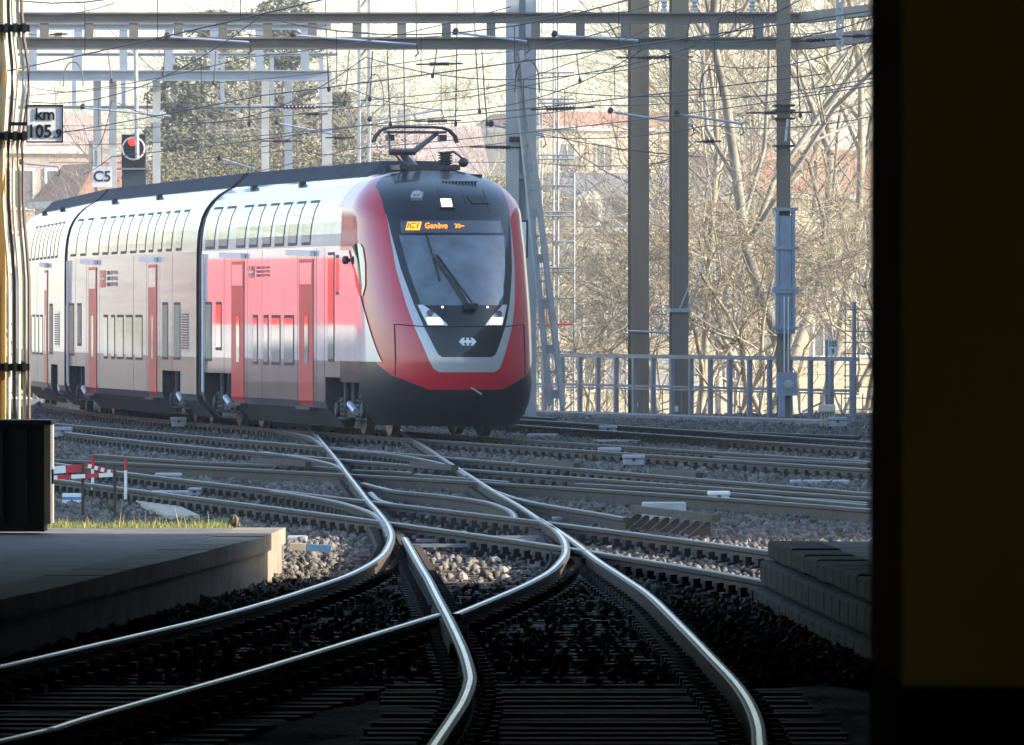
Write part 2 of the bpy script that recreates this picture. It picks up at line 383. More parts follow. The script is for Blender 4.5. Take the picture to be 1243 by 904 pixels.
# ------------------------------------------------------------------ the train
M_tw = mat('train_white', (.60,.60,.60), .25, 0, .14, 1.5, coat=.9, streak=True)
M_tg = mat('train_lower_grey', (.11,.105,.10), .32, 0, .35, 1.0, coat=.45)
M_tr = mat('train_red', (.54,.010,.030), .3, 0, .08, 2, coat=.55, spec=.35)
M_td = mat('train_door_red', (.55,.03,.025), .4, 0, .15, 2, coat=.15)
M_tk = mat('train_black', (.010,.012,.017), .3, 0, .1, 2, coat=.35, spec=.35)
M_ta = mat('train_apron', (.011,.013,.015), .4, 0, .3, 2, coat=.2, spec=.3)
M_roof = mat('train_roof_slate', (.042,.047,.062), .85, 0, .25, 1.5, spec=.2)
M_glass = mat('train_window_glass', (.025,.03,.04), .06, 0, .15, 3, coat=1, spec=.8)
M_gask = mat('rubber_gasket', (.02,.02,.022), .6, 0, 0)
M_under = mat('underframe_dirt', (.035,.032,.03), .8, 0, .4, 4)
M_wheel = mat('wheel_steel', (.16,.14,.13), .45, .7, .3, 5)
M_pant = mat('pantograph_steel', (.06,.058,.06), .5, .4, .2)
M_beige = mat('beige_pane', (.42,.36,.25), .7, 0, .2, 3)  # flat beige for some window panes
M_louv = mat('louvre_slat', (.10,.10,.10), .6, 0, .1)
M_silver = mat('train_silver_band', (.43,.44,.46), .25, .2, .05, coat=.7)
tc = [(a+b)/2 for a, b in zip(T0[0], T0[1])]; tc.sort(key=lambda p: p.y)
tcx = interp_fn(tc)
def tpos(D): return Vector((tcx(D), D, 0))
PRF = [(.30,1.20),(.43,1.36),(.55,1.40),(.95,1.40),(1.22,1.40),(1.95,1.40),(2.6,1.40),(3.10,1.395),(3.30,1.385),(3.50,1.36),(3.70,1.31),(3.86,1.235),(4.0,1.13),(4.12,1.0),(4.20,.87),(4.27,.72),(4.31,.5)]
pz = [a for a, b in PRF]; pw = [b for a, b in PRF]
def half(z): return float(np.interp(z, pz, pw))
class Car:
    def __init__(s, Da, Db, label):
        s.A, s.B = tpos(Da), tpos(Db); d = s.B-s.A; s.L = d.length; s.th = math.atan2(-d.x, d.y)
        s.o = thing('rail_car', label, 'train car', s.A, s.th, 'cars of the double-deck train')
        s.rt = Vector((math.cos(s.th), math.sin(s.th), 0)); s.bk = Vector((-math.sin(s.th), math.cos(s.th), 0))
    def ly(s, px, lx=-1.4):
        k = (px-621.5)/F; a = s.A+s.rt*lx      # (a.x+l*bk.x) = k*(a.y+l*bk.y)
        return (k*a.y-a.x)/(s.bk.x-k*s.bk.y)
    def z(s, px, y, lx=-1.4):
        p = s.A+s.rt*lx+s.bk*s.ly(px, lx); return H-(y-YH)/F*p.y
    def panel(s, name, l0, l1, z0, z1, m, parent=None, out=.006, thick=.012):
        zs = [z0]+[q for q in pz if z0+.01 < q < z1-.01]+[z1]; b = MB()
        def P(l, z, o): 
            e = .02; nx = 1.0; nz = -(half(z+e)-half(z-e))/(2*e); k = math.hypot(nx, nz); return (-(half(z)+o*nx/k), l, z+o*nz/k)
        for a, c in zip(zs, zs[1:]): b.quad(P(l0,a,out), P(l0,c,out), P(l1,c,out), P(l1,a,out))
        lo = -thick
        for l in (l0, l1):
            for a, c in zip(zs, zs[1:]): b.quad(P(l,a,out), P(l,a,lo), P(l,c,lo), P(l,c,out))
        for z in (z0, z1): b.quad(P(l0,z,out), P(l1,z,out), P(l1,z,lo), P(l0,z,lo))
        o = b.build(name, m, parent or s.o); fixnormals(o); return o
    def window(s, l0, l1, z0, z1, glass=None, out=.0):
        w = s.panel('window', l0, l1, z0, z1, M_gask, None, .004+out)
        d = min(.05, abs(l1-l0)*.14); s.panel('pane', l0+d, l1-d, z0+.05, z1-.05, glass or M_glass, w, .009+out, 0.004); return w
def body(c, l0, l1, bog):
    b = MB(); zs = [q for q in pz if q >= .95]
    for sgn in (-1, 1):
        for a, d in zip(zs, zs[1:]):
            m = 1 if d <= 1.23 else 0
            b.quad((sgn*half(a), l0, a), (sgn*half(d), l0, d), (sgn*half(d), l1, d), (sgn*half(a), l1, a), m)
        segs = []; s0 = l0
        for g0, g1 in bog:
            if g0 > s0: segs.append((s0, g0))
            s0 = g1
        if s0 < l1: segs.append((s0, l1))
        for g0, g1 in segs:
            for a, d in ((.43,.55),(.55,.95)): b.quad((sgn*half(a), g0, a), (sgn*half(d), g0, d), (sgn*half(d), g1, d), (sgn*half(a), g1, a), 1)
            b.quad((sgn*1.36, g0, .43), (sgn*1.08, g0, .14), (sgn*1.08, g1, .14), (sgn*1.36, g1, .43), 2)
            for g in (g0, g1): b.poly([(sgn*1.40, g, .95), (sgn*1.40, g, .55), (sgn*1.36, g, .43), (sgn*1.08, g, .14), (sgn*1.0, g, .95)], 2)
    b.quad((-.5, l0, 4.31), (.5, l0, 4.31), (.5, l1, 4.31), (-.5, l1, 4.31), 0)
    for l in (l0, l1): b.poly([(-half(z), l, z) for z in zs]+[(half(z), l, z) for z in zs[::-1]], 2)
    o = b.build('body', [M_tw, M_tg, M_under], c.o); fixnormals(o)
    b = MB(); b.box((-1.0, l0+.05, .30), (1.0, l1-.05, 1.05)); b.build('underframe', M_under, c.o)
    b = MB(); a0, a1 = l0, l1
    pr = [(-.80,4.225),(-.60,4.42),(-.54,4.50),(.54,4.50),(.60,4.42),(.80,4.225)]
    fr = l0 + (1.0 if c.cab else .0)
    for (x0,z0),(x1,z1) in zip(pr, pr[1:]): b.quad((x0,fr,z0),(x1,fr,z1),(x1,a1,z1),(x0,a1,z0))
    if c.cab:
        for (x0,z0),(x1,z1) in zip(pr, pr[1:]): b.quad((x0,fr,z0),(x1,fr,z1),(x1,fr-.75,4.2),(x0,fr-.75,4.2))
    else: b.poly([(x,fr,z) for x, z in pr])
    b.poly([(x,a1,z) for x, z in pr]); o = b.build('roof_fairing', M_roof, c.o); fixnormals(o)
SPR = MB()
def bogie(c, lc, wb=1.25):
    # child meshes built in the car's frame
    b = MB()
    for sgn in (-1, 1):
        b.box((sgn*1.12-.07, lc-wb-.45, .42), (sgn*1.12+.07, lc+wb+.45, .62)); b.box((sgn*1.12-.1, lc-.4, .30), (sgn*1.12+.1, lc+.4, .44))
        b.box((sgn*1.08-.05, lc-.5, .62), (sgn*1.08+.05, lc+.5, .9))
    b.box((-1.0, lc-.3, .45), (1.0, lc+.3, .62)); f = b.build('bogie', M_under, c.o)
    for sgn in (-1, 1):
        for e in (-1, 1):
            b = MB(); x = sgn*.7525
            b.lathe((x-.07*sgn*-1-.14*sgn, lc+e*wb, .44), (sgn, 0, 0), [(0,.30),(0,.455),(.03,.46),(.035,.44),(.13,.435),(.135,.36),(.10,.34),(.10,.12),(.14,.10),(.20,.08)], 22)
            b.build('wheel', M_wheel, f)
            b = MB(); b.cbox((sgn*1.10, lc+e*wb, .42), (.22,.34,.30)); b.lathe((sgn*1.16, lc+e*wb, .42), (sgn,0,0), [(0,.13),(.10,.13),(.12,.10)], 12); b.build('axle_box', M_dark, f)
            b = MB(); z0 = .56; pr = []
            for k in range(5): pr += [(k*.075,.10),(k*.075+.012,.145),(k*.075+.05,.145),(k*.075+.062,.10)]
            b.lathe((sgn*1.13, lc+e*(wb-.48), .25), (0,0,1), pr, 12); b.build('spring', M_dark, f)
    for y0_, y1_ in ((-.55,-.45),(.35,.3)): b = MB(); b.tube([(-1.24, lc+y0_, .95), (-1.24, lc+y1_, .44)], .052, 8); b.build('damper', M_dark, f)
    b = MB(); b.tube([(-1.30, lc-.95, .40), (-1.30, lc-.35, .52)], .06, 8); b.build('yaw_damper', M_wirel, f)
def door(c, p0, p1, ztop=2.9, zbot=.47):
    l1, l0 = c.ly(p0), c.ly(p1)
    d = c.panel('door', l0, l1, zbot, ztop, M_td, None, .012, .02); dl = l1-l0
    c.panel('door_window', l0+dl*.32, l1-dl*.42, 1.15, 1.95, M_glass, d, .018, .01)
    c.panel('upper_window', l0+dl*.08, l1-dl*.08, ztop-.42, ztop-.06, M_tw, d, .018, .01)
    b = MB(); b.bar((-1.44, l0-.1, ztop+.09), (-1.44, l1+1.0, ztop+.12), .07, .09); b.build('door_rail', M_white, c.o)
    b = MB(); b.box((-1.47, l0, zbot-.07), (-1.30, l1, zbot-.03)); b.build('door_step', M_dark, d)
def logo(c, px0, px1, y0, y1, tx1):
    l1, l0 = c.ly(px0), c.ly(px1); z1, z0 = c.z(px0, y0), c.z(px0, y1)
    q = c.panel('logo_panel', l0, l1, z0, z1, M_td, None, .006); dl = l1-l0
    Mx = Matrix.Rotation(R(-90), 4, 'Z') @ FACE
    b = MB(); zc = (z0+z1)/2; lc = (l0+l1)/2
    b.box((-1.414, lc-dl*.36, zc-.02), (-1.405, lc+dl*.36, zc+.02)); b.box((-1.416, lc-.05*dl, zc-.09), (-1.407, lc+.05*dl, zc+.09)); b.build('emblem', M_white, q)
    n = 3; words = ['SBB CFF FFS']*n; l2 = c.ly(tx1); wd = l0-l2
    for k in range(n):
        text_mesh('SBB CFF FFS', (z1-z0)/3.2, M_dark, 'lettering', c.o, Matrix.Translation((-1.408, l0-wd/2-.06, z1-(k+.5)*(z1-z0)/3)) @ Mx, sx=max(.3, wd/((z1-z0)/3.2*6.3)))
NOSE = 157.5
def dgap(px):
    for d in np.arange(160, 230, .05):
        if 621.5+(tcx(d)-1.4)/d*F < px: return float(d)
G1, G2 = dgap(241), dgap(80)
c1 = Car(NOSE, G1-.3, 'leading red-nosed cab car of the double-deck train with headlights lit'); c1.cab = True
c2 = Car(G1+.35, G2-.3, 'white second double-deck car with two red doors behind the cab car'); c2.cab = False
c3 = Car(G2+.35, G2+23, 'third double-deck car of the train, cut by the cable post'); c3.cab = False
CABL = 4.0
def opening(c, p0, p1): return (c.ly(p1), c.ly(p0))
o1a = opening(c1, 395, 441); o1b = opening(c1, 248, 284)
body(c1, CABL, c1.L, [o1a, o1b] if o1a[0] > CABL else [(CABL-.01, o1a[1]), o1b])
o2a = opening(c2, 197, 219); o2b = opening(c2, 84, 103); body(c2, 0, c2.L, [o2a, o2b])
o3a = opening(c3, 62, 70); body(c3, 0, c3.L, [o3a, (c3.L-5, c3.L-2)])
bogie(c1, (o1a[0]+o1a[1])/2+.35); bogie(c1, (o1b[0]+o1b[1])/2+.2); bogie(c2, (o2a[0]+o2a[1])/2); bogie(c2, (o2b[0]+o2b[1])/2); bogie(c3, (o3a[0]+o3a[1])/2); bogie(c3, c3.L-3.5)
for c, ups, doors, low in ((c1, [(249,260),(265,276),(286,297),(302,312),(317.5,328),(333,344),(349,360),(365.5,376.5)], [(281.5,296.5),(363.5,380.5)], [(307,313),(320,326),(329.5,340.5),(345,357)]),
        (c2, [(85,92),(97,104),(112,119.5),(124,131),(135,142),(146,153),(157.5,165),(169,176),(180,185.5),(191,196),(201,208),(213,220)], [(108,117.5),(180.5,190.5)], [(126,131),(135,139.5),(142,150),(153,161),(164.5,173)]),
        (c3, [(34+4.6*i, 37.2+4.6*i) for i in range(8)], [(54.5,58)], [(35,38),(39.5,42.5),(44,47),(48.5,52)])):
    for p0, p1 in ups: c.window(c.ly(p1), c.ly(p0), 3.13, 3.88)
    for p0, p1 in doors: door(c, p0, p1)
    for p0, p1 in low: c.window(c.ly(p1), c.ly(p0), 1.12, 1.97)
def louvre(c, p0, p1, z0, z1, n=14):
    l1, l0 = c.ly(p0), c.ly(p1); t = c.panel('louvre', l0, l1, z0, z1, M_silver, None, .005)
    for k in range(n):
        z = z0+.05+(z1-z0-.1)*(k+.5)/n; b = MB(); b.box((-1.418, l0+.04, z-.012), (-1.404, l1-.04, z+.012)); b.build('slat', M_louv, t)
louvre(c2, 221, 229, 1.30, 2.05); louvre(c3, 67, 72, 1.30, 2.05)
for c, p0, p1, z0, z1, g in ((c1,249.5,257,1.15,2.2,M_beige),(c1,262,269,1.35,2.2,M_glass),(c1,398,406,1.2,3.0,M_glass),(c1,407.5,415,2.3,2.95,M_glass),(c2,197,204,1.15,2.2,M_beige),(c2,211,219,1.15,2.2,M_beige),(c2,80,90,1.15,2.2,M_beige),(c2,94,99,1.35,2.2,M_beige),(c3,60,64,1.15,2.2,M_beige)):
    c.window(c.ly(p1), c.ly(p0), z0, z1, g)
logo(c1, 302, 309, 323, 337, 329); logo(c2, 122, 128, 328, 349, 144)
for c, sx_ in ((c1,(272,300,318,361,384,394)),(c2,(92,105,121,162,178,194,209)),(c3,(45,57))):
    for px in sx_:
        l = c.ly(px); c.panel('panel_seam', l-.012, l+.012, .5, 3.08, M_under, None, .0015, .002)
for c in (c1, c2, c3):        # roof camera pods, end handrail, gangway bellows
    for f in (.45, .8):
        b = MB(); l = CABL+(c.L-CABL)*f if c.cab else c.L*f; b.cbox((-.93, l, 4.19), (.10,.22,.10)); b.build('roof_pod', M_dark, c.o)
    b = MB(); b.tube([(-1.43, c.L-.35, .6), (-1.43, c.L-.35, 3.05)], .03, 6); b.build('handrail', M_white, c.o)
    b = MB()
    for k in range(5):
        ins = .05 if k % 2 else .10; l = c.L+.02+k*.15
        zs = [q for q in pz if q >= .55]
        ring = [(-(half(z)-ins), l, z-.02) for z in zs]+[((half(z)-ins), l, z-.02) for z in zs[::-1]]
        ring2 = [(-(half(z)-ins), l+.14, z-.02) for z in zs]+[((half(z)-ins), l+.14, z-.02) for z in zs[::-1]]
        for i in range(len(ring)): j = (i+1)%len(ring); b.quad(ring[i], ring[j], ring2[j], ring2[i])
        b.poly(ring); b.poly(ring2)
    o = b.build('gangway_bellows', M_gask, c.o); fixnormals(o)
# ---- cab shell
CZ = [.20,.45,.86,1.3,1.77,2.15,2.6,3.0,3.4,3.6,3.85,4.02,4.14,4.22,4.31]
CS = [.42,.16,.03,.0,.08,.26,.56,.86,1.20,1.40,1.72,2.05,2.45,2.85,3.3]
CL = [2.0,2.2,2.35,2.45,2.45,2.35,2.2,2.0,1.8,1.65,1.45,1.25,1.0,.8,.45]
_zg = np.linspace(0, 4.6, 461); _sm = lambda a: np.convolve(np.pad(a, 14, mode='reflect', reflect_type='odd'), np.ones(29)/29, 'valid')
_S0, _LN = _sm(np.interp(_zg, CZ, CS)), _sm(np.interp(_zg, CZ, CL))
def s0(z): return float(np.interp(z, _zg, _S0))
def Ln(z): return float(np.interp(z, _zg, _LN))
_HW = np.array([half(z) if z > .9 else float(np.interp(z, [.2,.43,.9], [1.14,1.32,1.4])) for z in _zg])
_HW = _HW+.07*np.clip((_zg-3.4)/.3,0,1)*np.clip((4.31-_zg)/.12,0,1)
_HW = np.where((_zg > .3) & (_zg < 4.1), _sm(_HW), _HW)
def hw(z): return float(np.interp(z, _zg, _HW))
PE = 2.2
def shell(a, z):
    sn, cs = math.sin(a), max(0, math.cos(a)); q = 2/PE
    return Vector((hw(z)*math.copysign(abs(sn)**q, sn), s0(z)+Ln(z)*(1-cs**q), z))
def by_x(x, z):
    k = min(1, (abs(x)/hw(z)))**(PE/2); return math.copysign(math.asin(k), x)
def by_s(s_, z, sgn=-1):
    cs = max(0, min(1, 1-(s_-s0(z))/Ln(z)))**(PE/2); return sgn*math.acos(cs)
def s_at(px, z):      # local y of the point of the left flank that lies on this sight line
    s_ = CABL
    while s_ > s0(z)+.02:
        p = shell(by_s(s_, z), z) if s_ < s0(z)+Ln(z) else Vector((-hw(z), s_, z))
        q = c1.A+c1.rt*p.x+c1.bk*p.y
        if 621.5+F*q.x/q.y >= px: break
        s_ -= .01
    return s_
def normal(a, z):
    e = .004; da = shell(min(a+e, 1.57), z)-shell(max(a-e, -1.57), z); dz = shell(a, z+e)-shell(a, z-e); n = da.cross(dz)
    return n.normalized() if n.length > 1e-9 else Vector((0,-1,0))
def onshell(a, z, out): return shell(a, z)+normal(a, z)*out
def patch(name, rows, m, parent, n=10, out=.006, mode='x', smooth=True, thick=.02):
    # rows: (z, u0, u1); u = local x (front) or local y (left side)
    b = MB(); g = []
    for z, u0, u1 in rows:
        r = []
        for i in range(n+1):
            u = u0+(u1-u0)*i/n
            if mode == 'x': p = onshell(by_x(u, z), z, out)
            else:
                if u > s0(z)+Ln(z): p = Vector((-(hw(z)+out), u, z))
                else: p = onshell(by_s(u, z), z, out)
            r.append(len(b.v)); b.v.append(tuple(p))
        g.append(r)
    for r0, r1 in zip(g, g[1:]):
        for i in range(n): b.f.append((r0[i], r0[i+1], r1[i+1], r1[i])); b.mi.append(0)
    o = b.build(name, m, parent, smooth); fixnormals(o)
    return o
def resample(rows, k=5):
    out = []
    for a, b in zip(rows, rows[1:]):
        for i in range(k):
            t = i/k; out.append(tuple(x+(y-x)*t for x, y in zip(a, b)))
    out.append(rows[-1]); return out
NA = 128; b = MB(); zr = None
def zb(a):      # top edge of the dark apron
    x = abs(shell(a, .86).x); return .78 if x < .60 else (.78+(x-.60)*.46 if x < 1.1 else 1.01+(abs(a)-abs(by_x(1.1,.86)))*.85)
cols = [-math.pi/2+math.pi*i/NA for i in range(NA+1)]; YO = s_at(441, .6)
grid = []
for a in cols:
    zbb = min(1.22, zb(a)); c_ = []
    for k in range(6): c_.append(shell(a, .20+(zbb-.20)*k/6))
    for k in range(41): c_.append(shell(a, zbb+(4.31-zbb)*k/40))
    grid.append(c_)
for extra, gi in ((0, 0), (1, NA)):     # straight sides back to the joint
    pass
gl = [Vector((p.x, CABL, p.z)) for p in grid[0]]; gr = [Vector((p.x, CABL, p.z)) for p in grid[-1]]
allc = [gl]+grid+[gr]
for i in range(len(allc)-1):
    for k in range(len(grid[0])-1):
        q4 = (allc[i][k], allc[i+1][k], allc[i+1][k+1], allc[i][k+1])
        if max(v.z for v in q4) < .92 and min(v.y for v in q4) > YO and q4[0].x < 0: continue     # bogie opening in the left apron
        b.quad(allc[i][k], allc[i+1][k], allc[i+1][k+1], allc[i][k+1], 1 if k < 6 else 0)
top = [c_[-1] for c_ in allc]; b.poly(top, 2)
cabo = b.build('cab_shell', [M_tr, M_ta, M_tk], c1.o)
bm = bmesh.new(); bm.from_mesh(cabo.data); bmesh.ops.remove_doubles(bm, verts=bm.verts, dist=.0005); bmesh.ops.recalc_face_normals(bm, faces=bm.faces)
for f in bm.faces: f.smooth = len(f.verts) == 4
bm.to_mesh(cabo.data); bm.free()
# dark lower side of the cab and the white wedge running into it
lw = lambda px: c1.ly(px)
rows = [(1.222+(3.02-1.222)*i/12, s_at(464-(464-424)*(i/12)**.8, 1.222+(3.02-1.222)*i/12), CABL+.02) for i in range(13)]
patch('white_side_panel', resample(rows, 4), M_tw, c1.o, 60, .014, 's')
patch('side_window', [(z_, s_at(x1_, z_), s_at(x0_, z_)) for z_, x1_, x0_ in ((2.28,441,437),(2.45,444,433),(2.8,444,429),(3.05,441,428),(3.12,438,430))], M_glass, c1.o, 24, .016, 's')
b = MB(); p = onshell(by_s(c1.ly(426), 2.85), 2.85, .05) if c1.ly(426) < s0(2.85)+Ln(2.85) else Vector((-1.46, c1.ly(426), 2.85))
b.lathe((-1.38, c1.ly(425), 2.86), (-1,-.2,0), [(0,.03),(.05,.03),(.07,.07),(.13,.07),(.15,.04)], 10); b.build('side_camera', M_black, c1.o)
b = MB(); b.box((-.62, 1.3, .32), (.9, 4.04, 1.1)); b.build('cab_underframe', M_under, c1.o)
# front mask, white chevron, windscreen
OUTW = [(3.52,1.0),(3.2,.992),(2.7,.965),(2.15,.88),(1.78,.79),(1.42,.66),(1.20,.575),(1.11,.53),(1.06,.44)]
INW = [(3.60,1.0),(3.3,.975),(2.7,.90),(2.15,.775),(1.78,.655),(1.42,.50),(1.33,.455),(1.30,.40)]
def wv(tab, z): t = sorted(tab); return float(np.interp(z, [q[0] for q in t], [q[1] for q in t]))
zz = [1.06+i*(3.5-1.06)/50 for i in range(51)]
patch('white_chevron', [(z, -wv(OUTW, z), wv(OUTW, z)) for z in zz], M_silver, c1.o, 28, .004)
zz = [1.30+i*(3.60-1.30)/50 for i in range(51)]
mask = patch('front_mask', [(z, -wv(INW, z), wv(INW, z)) for z in zz], M_tk, c1.o, 28, .008)
patch('roof_mask', [(3.60+.70*i/20, -min(1.02, hw(3.60+.70*i/20)*.90), min(1.02, hw(3.60+.70*i/20)*.90)) for i in range(21)], M_tk, c1.o, 40, .006)
M_ws = mat('windscreen_reflect_tint', (.10,.135,.165), .05, 0, .5, 2.2, coat=1, spec=.7)  # blue-grey base colour stands in for the reflection on the windscreen
ws = patch('windscreen', [(2.12+(3.24-2.12)*i/24, -wv(INW, 2.12+(3.24-2.12)*i/24)+.10, wv(INW, 2.12+(3.24-2.12)*i/24)-.14) for i in range(25)], M_ws, c1.o, 24, .013)
M_dsp = mat('display_glass', (.06,.07,.085), .1, 0, .1, 3, coat=1)
dsp = patch('destination_display', [(3.28+.2*i/5, -.83, .80) for i in range(6)], M_dsp, c1.o, 20, .014)
M_led = mat('amber_led', (.9,.4,.02), .5, 0, 0, emis=((1,.17,.008), .8)); M_ledb = mat('amber_led_block', (.9,.55,.02), .5, 0, 0, emis=((1,.24,.01), .7))
def on_front(x, z, out):      # frame lying on the nose surface, x right, y up the surface
    Q = lambda u, v: shell(by_x(u, v), v)
    xr = (Q(x+.01, z)-Q(x-.01, z)).normalized(); n = xr.cross(Q(x, z+.01)-Q(x, z-.01)).normalized(); up = n.cross(xr); p = Q(x, z)+n*out
    M = Matrix((xr, up, n)).transposed().to_4x4(); M.translation = p; return M
Mb = on_front(-.64, 3.39, .022); b = MB(); b.box((-.12,-.08,-.008), (.12,.08,0), 0, Mb); b.build('line_badge', M_ledb, dsp)
text_mesh('IC1', .15, M_dark, 'line_lettering', dsp, on_front(-.64, 3.39, .026), .002)
text_mesh('Genève', .165, M_led, 'destination_lettering', dsp, on_front(-.30, 3.385, .026), 0.003, sx=.72)
Mt = on_front(0.02, 3.385, .026); b = MB()
for dx in (0, .05): b.poly([Mt @ Vector(q) for q in ((dx-.03,.045,0),(dx,.045,0),(dx+.03,0,0),(dx,-.045,0),(dx-.03,-.045,0),(dx,0,0))])
b.box((.05,-.008,-.002), (.13,.008,.002), 0, Mt); b.build('arrow_sign', M_led, dsp)
M_lamp = mat('lit_headlamp', (.8,.8,.8), .3, 0, 0, emis=((1,.86,.66), .75)); M_hl = mat('headlamp_glass', (.62,.64,.66), .08, .3, .3, 10, coat=1)
for sg in (-1, 1):
    hl = patch('headlight', [(1.80+.33*i/8, sg*(.60+.12*i/8), sg*(.30+.34*(i/8)**1.2)) for i in range(9)], M_hl, c1.o, 8, .014)
    patch('lit_lamp', [(1.82+.10*i/4, sg*(.585+.03*i/4), sg*(.36+.05*i/4)) for i in range(5)], M_lamp, hl, 6, .019)
    b = MB(); b.lathe(onshell(by_x(sg*.55, 2.0), 2.0, .0), normal(by_x(sg*.55, 2.0), 2.0)*(1 if normal(by_x(sg*.55,2.0),2.0).y < 0 else -1), [(0,.06),(.022,.06),(.03,.045),(.03,.01)], 12); b.build('projector_lens', M_glass, hl)
    b = MB(); b.cbox(onshell(by_x(sg*.36, 2.09), 2.09, .02), (.03,.02,.03)); b.build('marker_light', M_lamp, c1.o)
b = MB(); Mt = on_front(-.07, 3.75, .015); b.box((-.085,-.10,0), (.085,.10,.03), 0, Mt); tl = b.build('roof_headlight', M_lamp, c1.o)
b = MB(); b.box((-.12,-.13,-.01), (.13,.13,.012), 0, Mt); b.build('lamp_housing', M_dark, tl)
b = MB(); Mt = on_front(-.50, 3.86, .0); b.box((-.09,-.09,0), (.09,.09,.06), 0, Mt); b.box((-.05,-.05,.06), (.05,.06,.10), 0, Mt); b.build('horn_cover', M_silver, c1.o)
for x in (-.15, .25, .62):
    b = MB(); 
    for k in range(6):
        b.bar(onshell(by_x(x, 3.62+.06*k), 3.62+.06*k, .007), onshell(by_x(x, 3.68+.06*k), 3.68+.06*k, .007), .012, .006)
    b.build('panel_seam', M_black, c1.o)
b = MB(); Mt = on_front(.47, 3.82, .006); b.box((-.15,-.11,0), (.17,.11,.008), 0, Mt); b.build('hatch', M_dark, c1.o)
for k in range(11):
    b = MB(); b.cbox((.02+.055*k, 2.42+.01*abs(k-5), 4.125), (.03,.16,.02)); b.build('grille_slot', M_black, c1.o)
# seam across the nose, wiper, emblem, coupler hatch
b = MB(); xs_ = [-1.05+2.1*i/30 for i in range(31)]
b.tube([onshell(by_x(x, 1.79+.10*max(0, abs(x)-.7)), 1.79+.10*max(0, abs(x)-.7), .012) for x in xs_], .008, 5)
for sg in (-1, 1): b.tube([onshell(by_x(sg*1.05, 1.82-.09*i), 1.82-.09*i, .008) for i in range(10)], .007, 5)
b.build('nose_seam', M_black, c1.o)
b = MB(); A_ = onshell(by_x(-.42, 2.92), 2.92, .06); B_ = onshell(by_x(.02, 2.10), 2.10, .09)
b.bar(A_, B_, .04, .03); b.bar(A_+Vector((.08,0,-.02)), B_+Vector((.07,0,.03)), .028, .02); b.bar(onshell(by_x(-.47,3.22),3.22,.045), onshell(by_x(-.36,2.5),2.5,.045), .025, .03)
b.cbox(B_+Vector((.05,-.02,-.03)), (.22,.08,.09)); b.build('windscreen_wiper', M_black, c1.o)
Mt = on_front(0, 1.545, .014); b = MB(); s_ = .042
def lp(pts): b.poly([Mt @ Vector((x*s_, y*s_, 0)) for x, y in pts])
lp([(-.5,1.5),(.5,1.5),(.5,.5),(1.6,.5),(1.0,1.5),(2.0,1.5),(3.4,0),(2.0,-1.5),(1.0,-1.5),(1.6,-.5),(.5,-.5),(.5,-1.5),(-.5,-1.5),(-.5,-.5),(-1.6,-.5),(-1.0,-1.5),(-2.0,-1.5),(-3.4,0),(-2.0,1.5),(-1.0,1.5),(-1.6,.5),(-.5,.5)])
b.build('emblem', M_white, c1.o)
b = MB(); b.bar(onshell(by_x(.05,.82),.82,.01), onshell(by_x(.22,.72),.72,.04), .02, .025); b.build('hatch_lever', M_silver, c1.o)
# red shoulder cap
b = MB(); sh = c1.panel('red_shoulder', CABL-.02, CABL+.75, 3.74, 4.26, M_tr, None, .007)
# pantograph
lp0 = 4.35
pt = thing('pantograph', None, None); pt.parent = c1.o; pt.location = (0, lp0, 4.25)
del pt
pf = MB(); zt = 4.24
for x in (-.42, .42): pf.box((x-.04, lp0-.9, zt+.10), (x+.04, lp0+.8, zt+.18))
for y in (-.8, .7): pf.box((-.5, lp0+y-.05, zt+.09), (.5, lp0+y+.05, zt+.17))
for x in (-.42,.42):
    for y in (-.8,.7): pf.lathe((x, lp0+y, zt-.1), (0,0,1), [(0,.06),(.03,.09),(.06,.06),(.09,.09),(.12,.06),(.15,.09),(.18,.05)], 10)
pan = pf.build('pantograph', M_pant, c1.o)
KN = Vector((-.47, lp0-.9, 4.62)); HD = Vector((0, lp0+.55, 5.0))
b = MB(); b.tube([(-.02, lp0+.5, zt+.15), KN+Vector((-.02,0,0))], [.075,.055], 8); b.tube([(-.2, lp0+.55, zt+.2), KN+Vector((-.12,0,-.03))], .02, 6); b.build('lower_arm', M_galv, pan)
b = MB(); b.tube([KN+Vector((-.22,0,0)), KN+Vector((.22,0,0))], .05, 8); b.tube([KN+Vector((.18,0,0)), HD+Vector((.36,0,-.05))], [.05,.035], 8); b.tube([KN+Vector((-.20,0,0)), HD+Vector((-.44,0,-.05))], [.022,.018], 6); b.build('upper_arm', M_pant, pan)
b = MB()
for y in (-.09, .09):
    b.tube([HD+Vector((x, y, z)) for x, z in ((-.70,-.20),(-.66,-.09),(-.57,.0),(-.47,.04),(-.3,.055),(.3,.055),(.47,.04),(.57,.0),(.66,-.09),(.70,-.20))], .022, 6)
b.box(tuple(HD+Vector((-.5,-.16,-.05))), tuple(HD+Vector((.5,.16,-.01)))); b.cbox(HD+Vector((-.42,0,-.12)), (.12,.2,.1)); b.cbox(HD+Vector((.45,0,-.12)), (.12,.2,.1)); b.build('collector_head', M_pant, pan)
b = MB(); pr = []
for k in range(7): pr += [(k*.042,.08),(k*.042+.008,.12),(k*.042+.026,.12),(k*.042+.034,.08)]
b.lathe((.28, lp0-.7, 4.30), (0,0,1), pr+[(.31,.12),(.33,.12)], 12); b.tube([(.28,lp0-.7,4.62),(.42,lp0-.7,4.63),(.52,lp0-.7,4.56),(.58,lp0-.7,4.50)], .02, 6); b.lathe((.58,lp0-.7,4.38), (0,0,1), [(0,.02),(.03,.07),(.08,.09),(.13,.06),(.16,.02)], 8); ins = b.build('roof_insulator', M_pant, c1.o)
b = MB(); b.box((-.7, lp0-1.2, 4.16), (.8, lp0+.9, 4.26)); b.build('roof_tray', M_dark, c1.o)
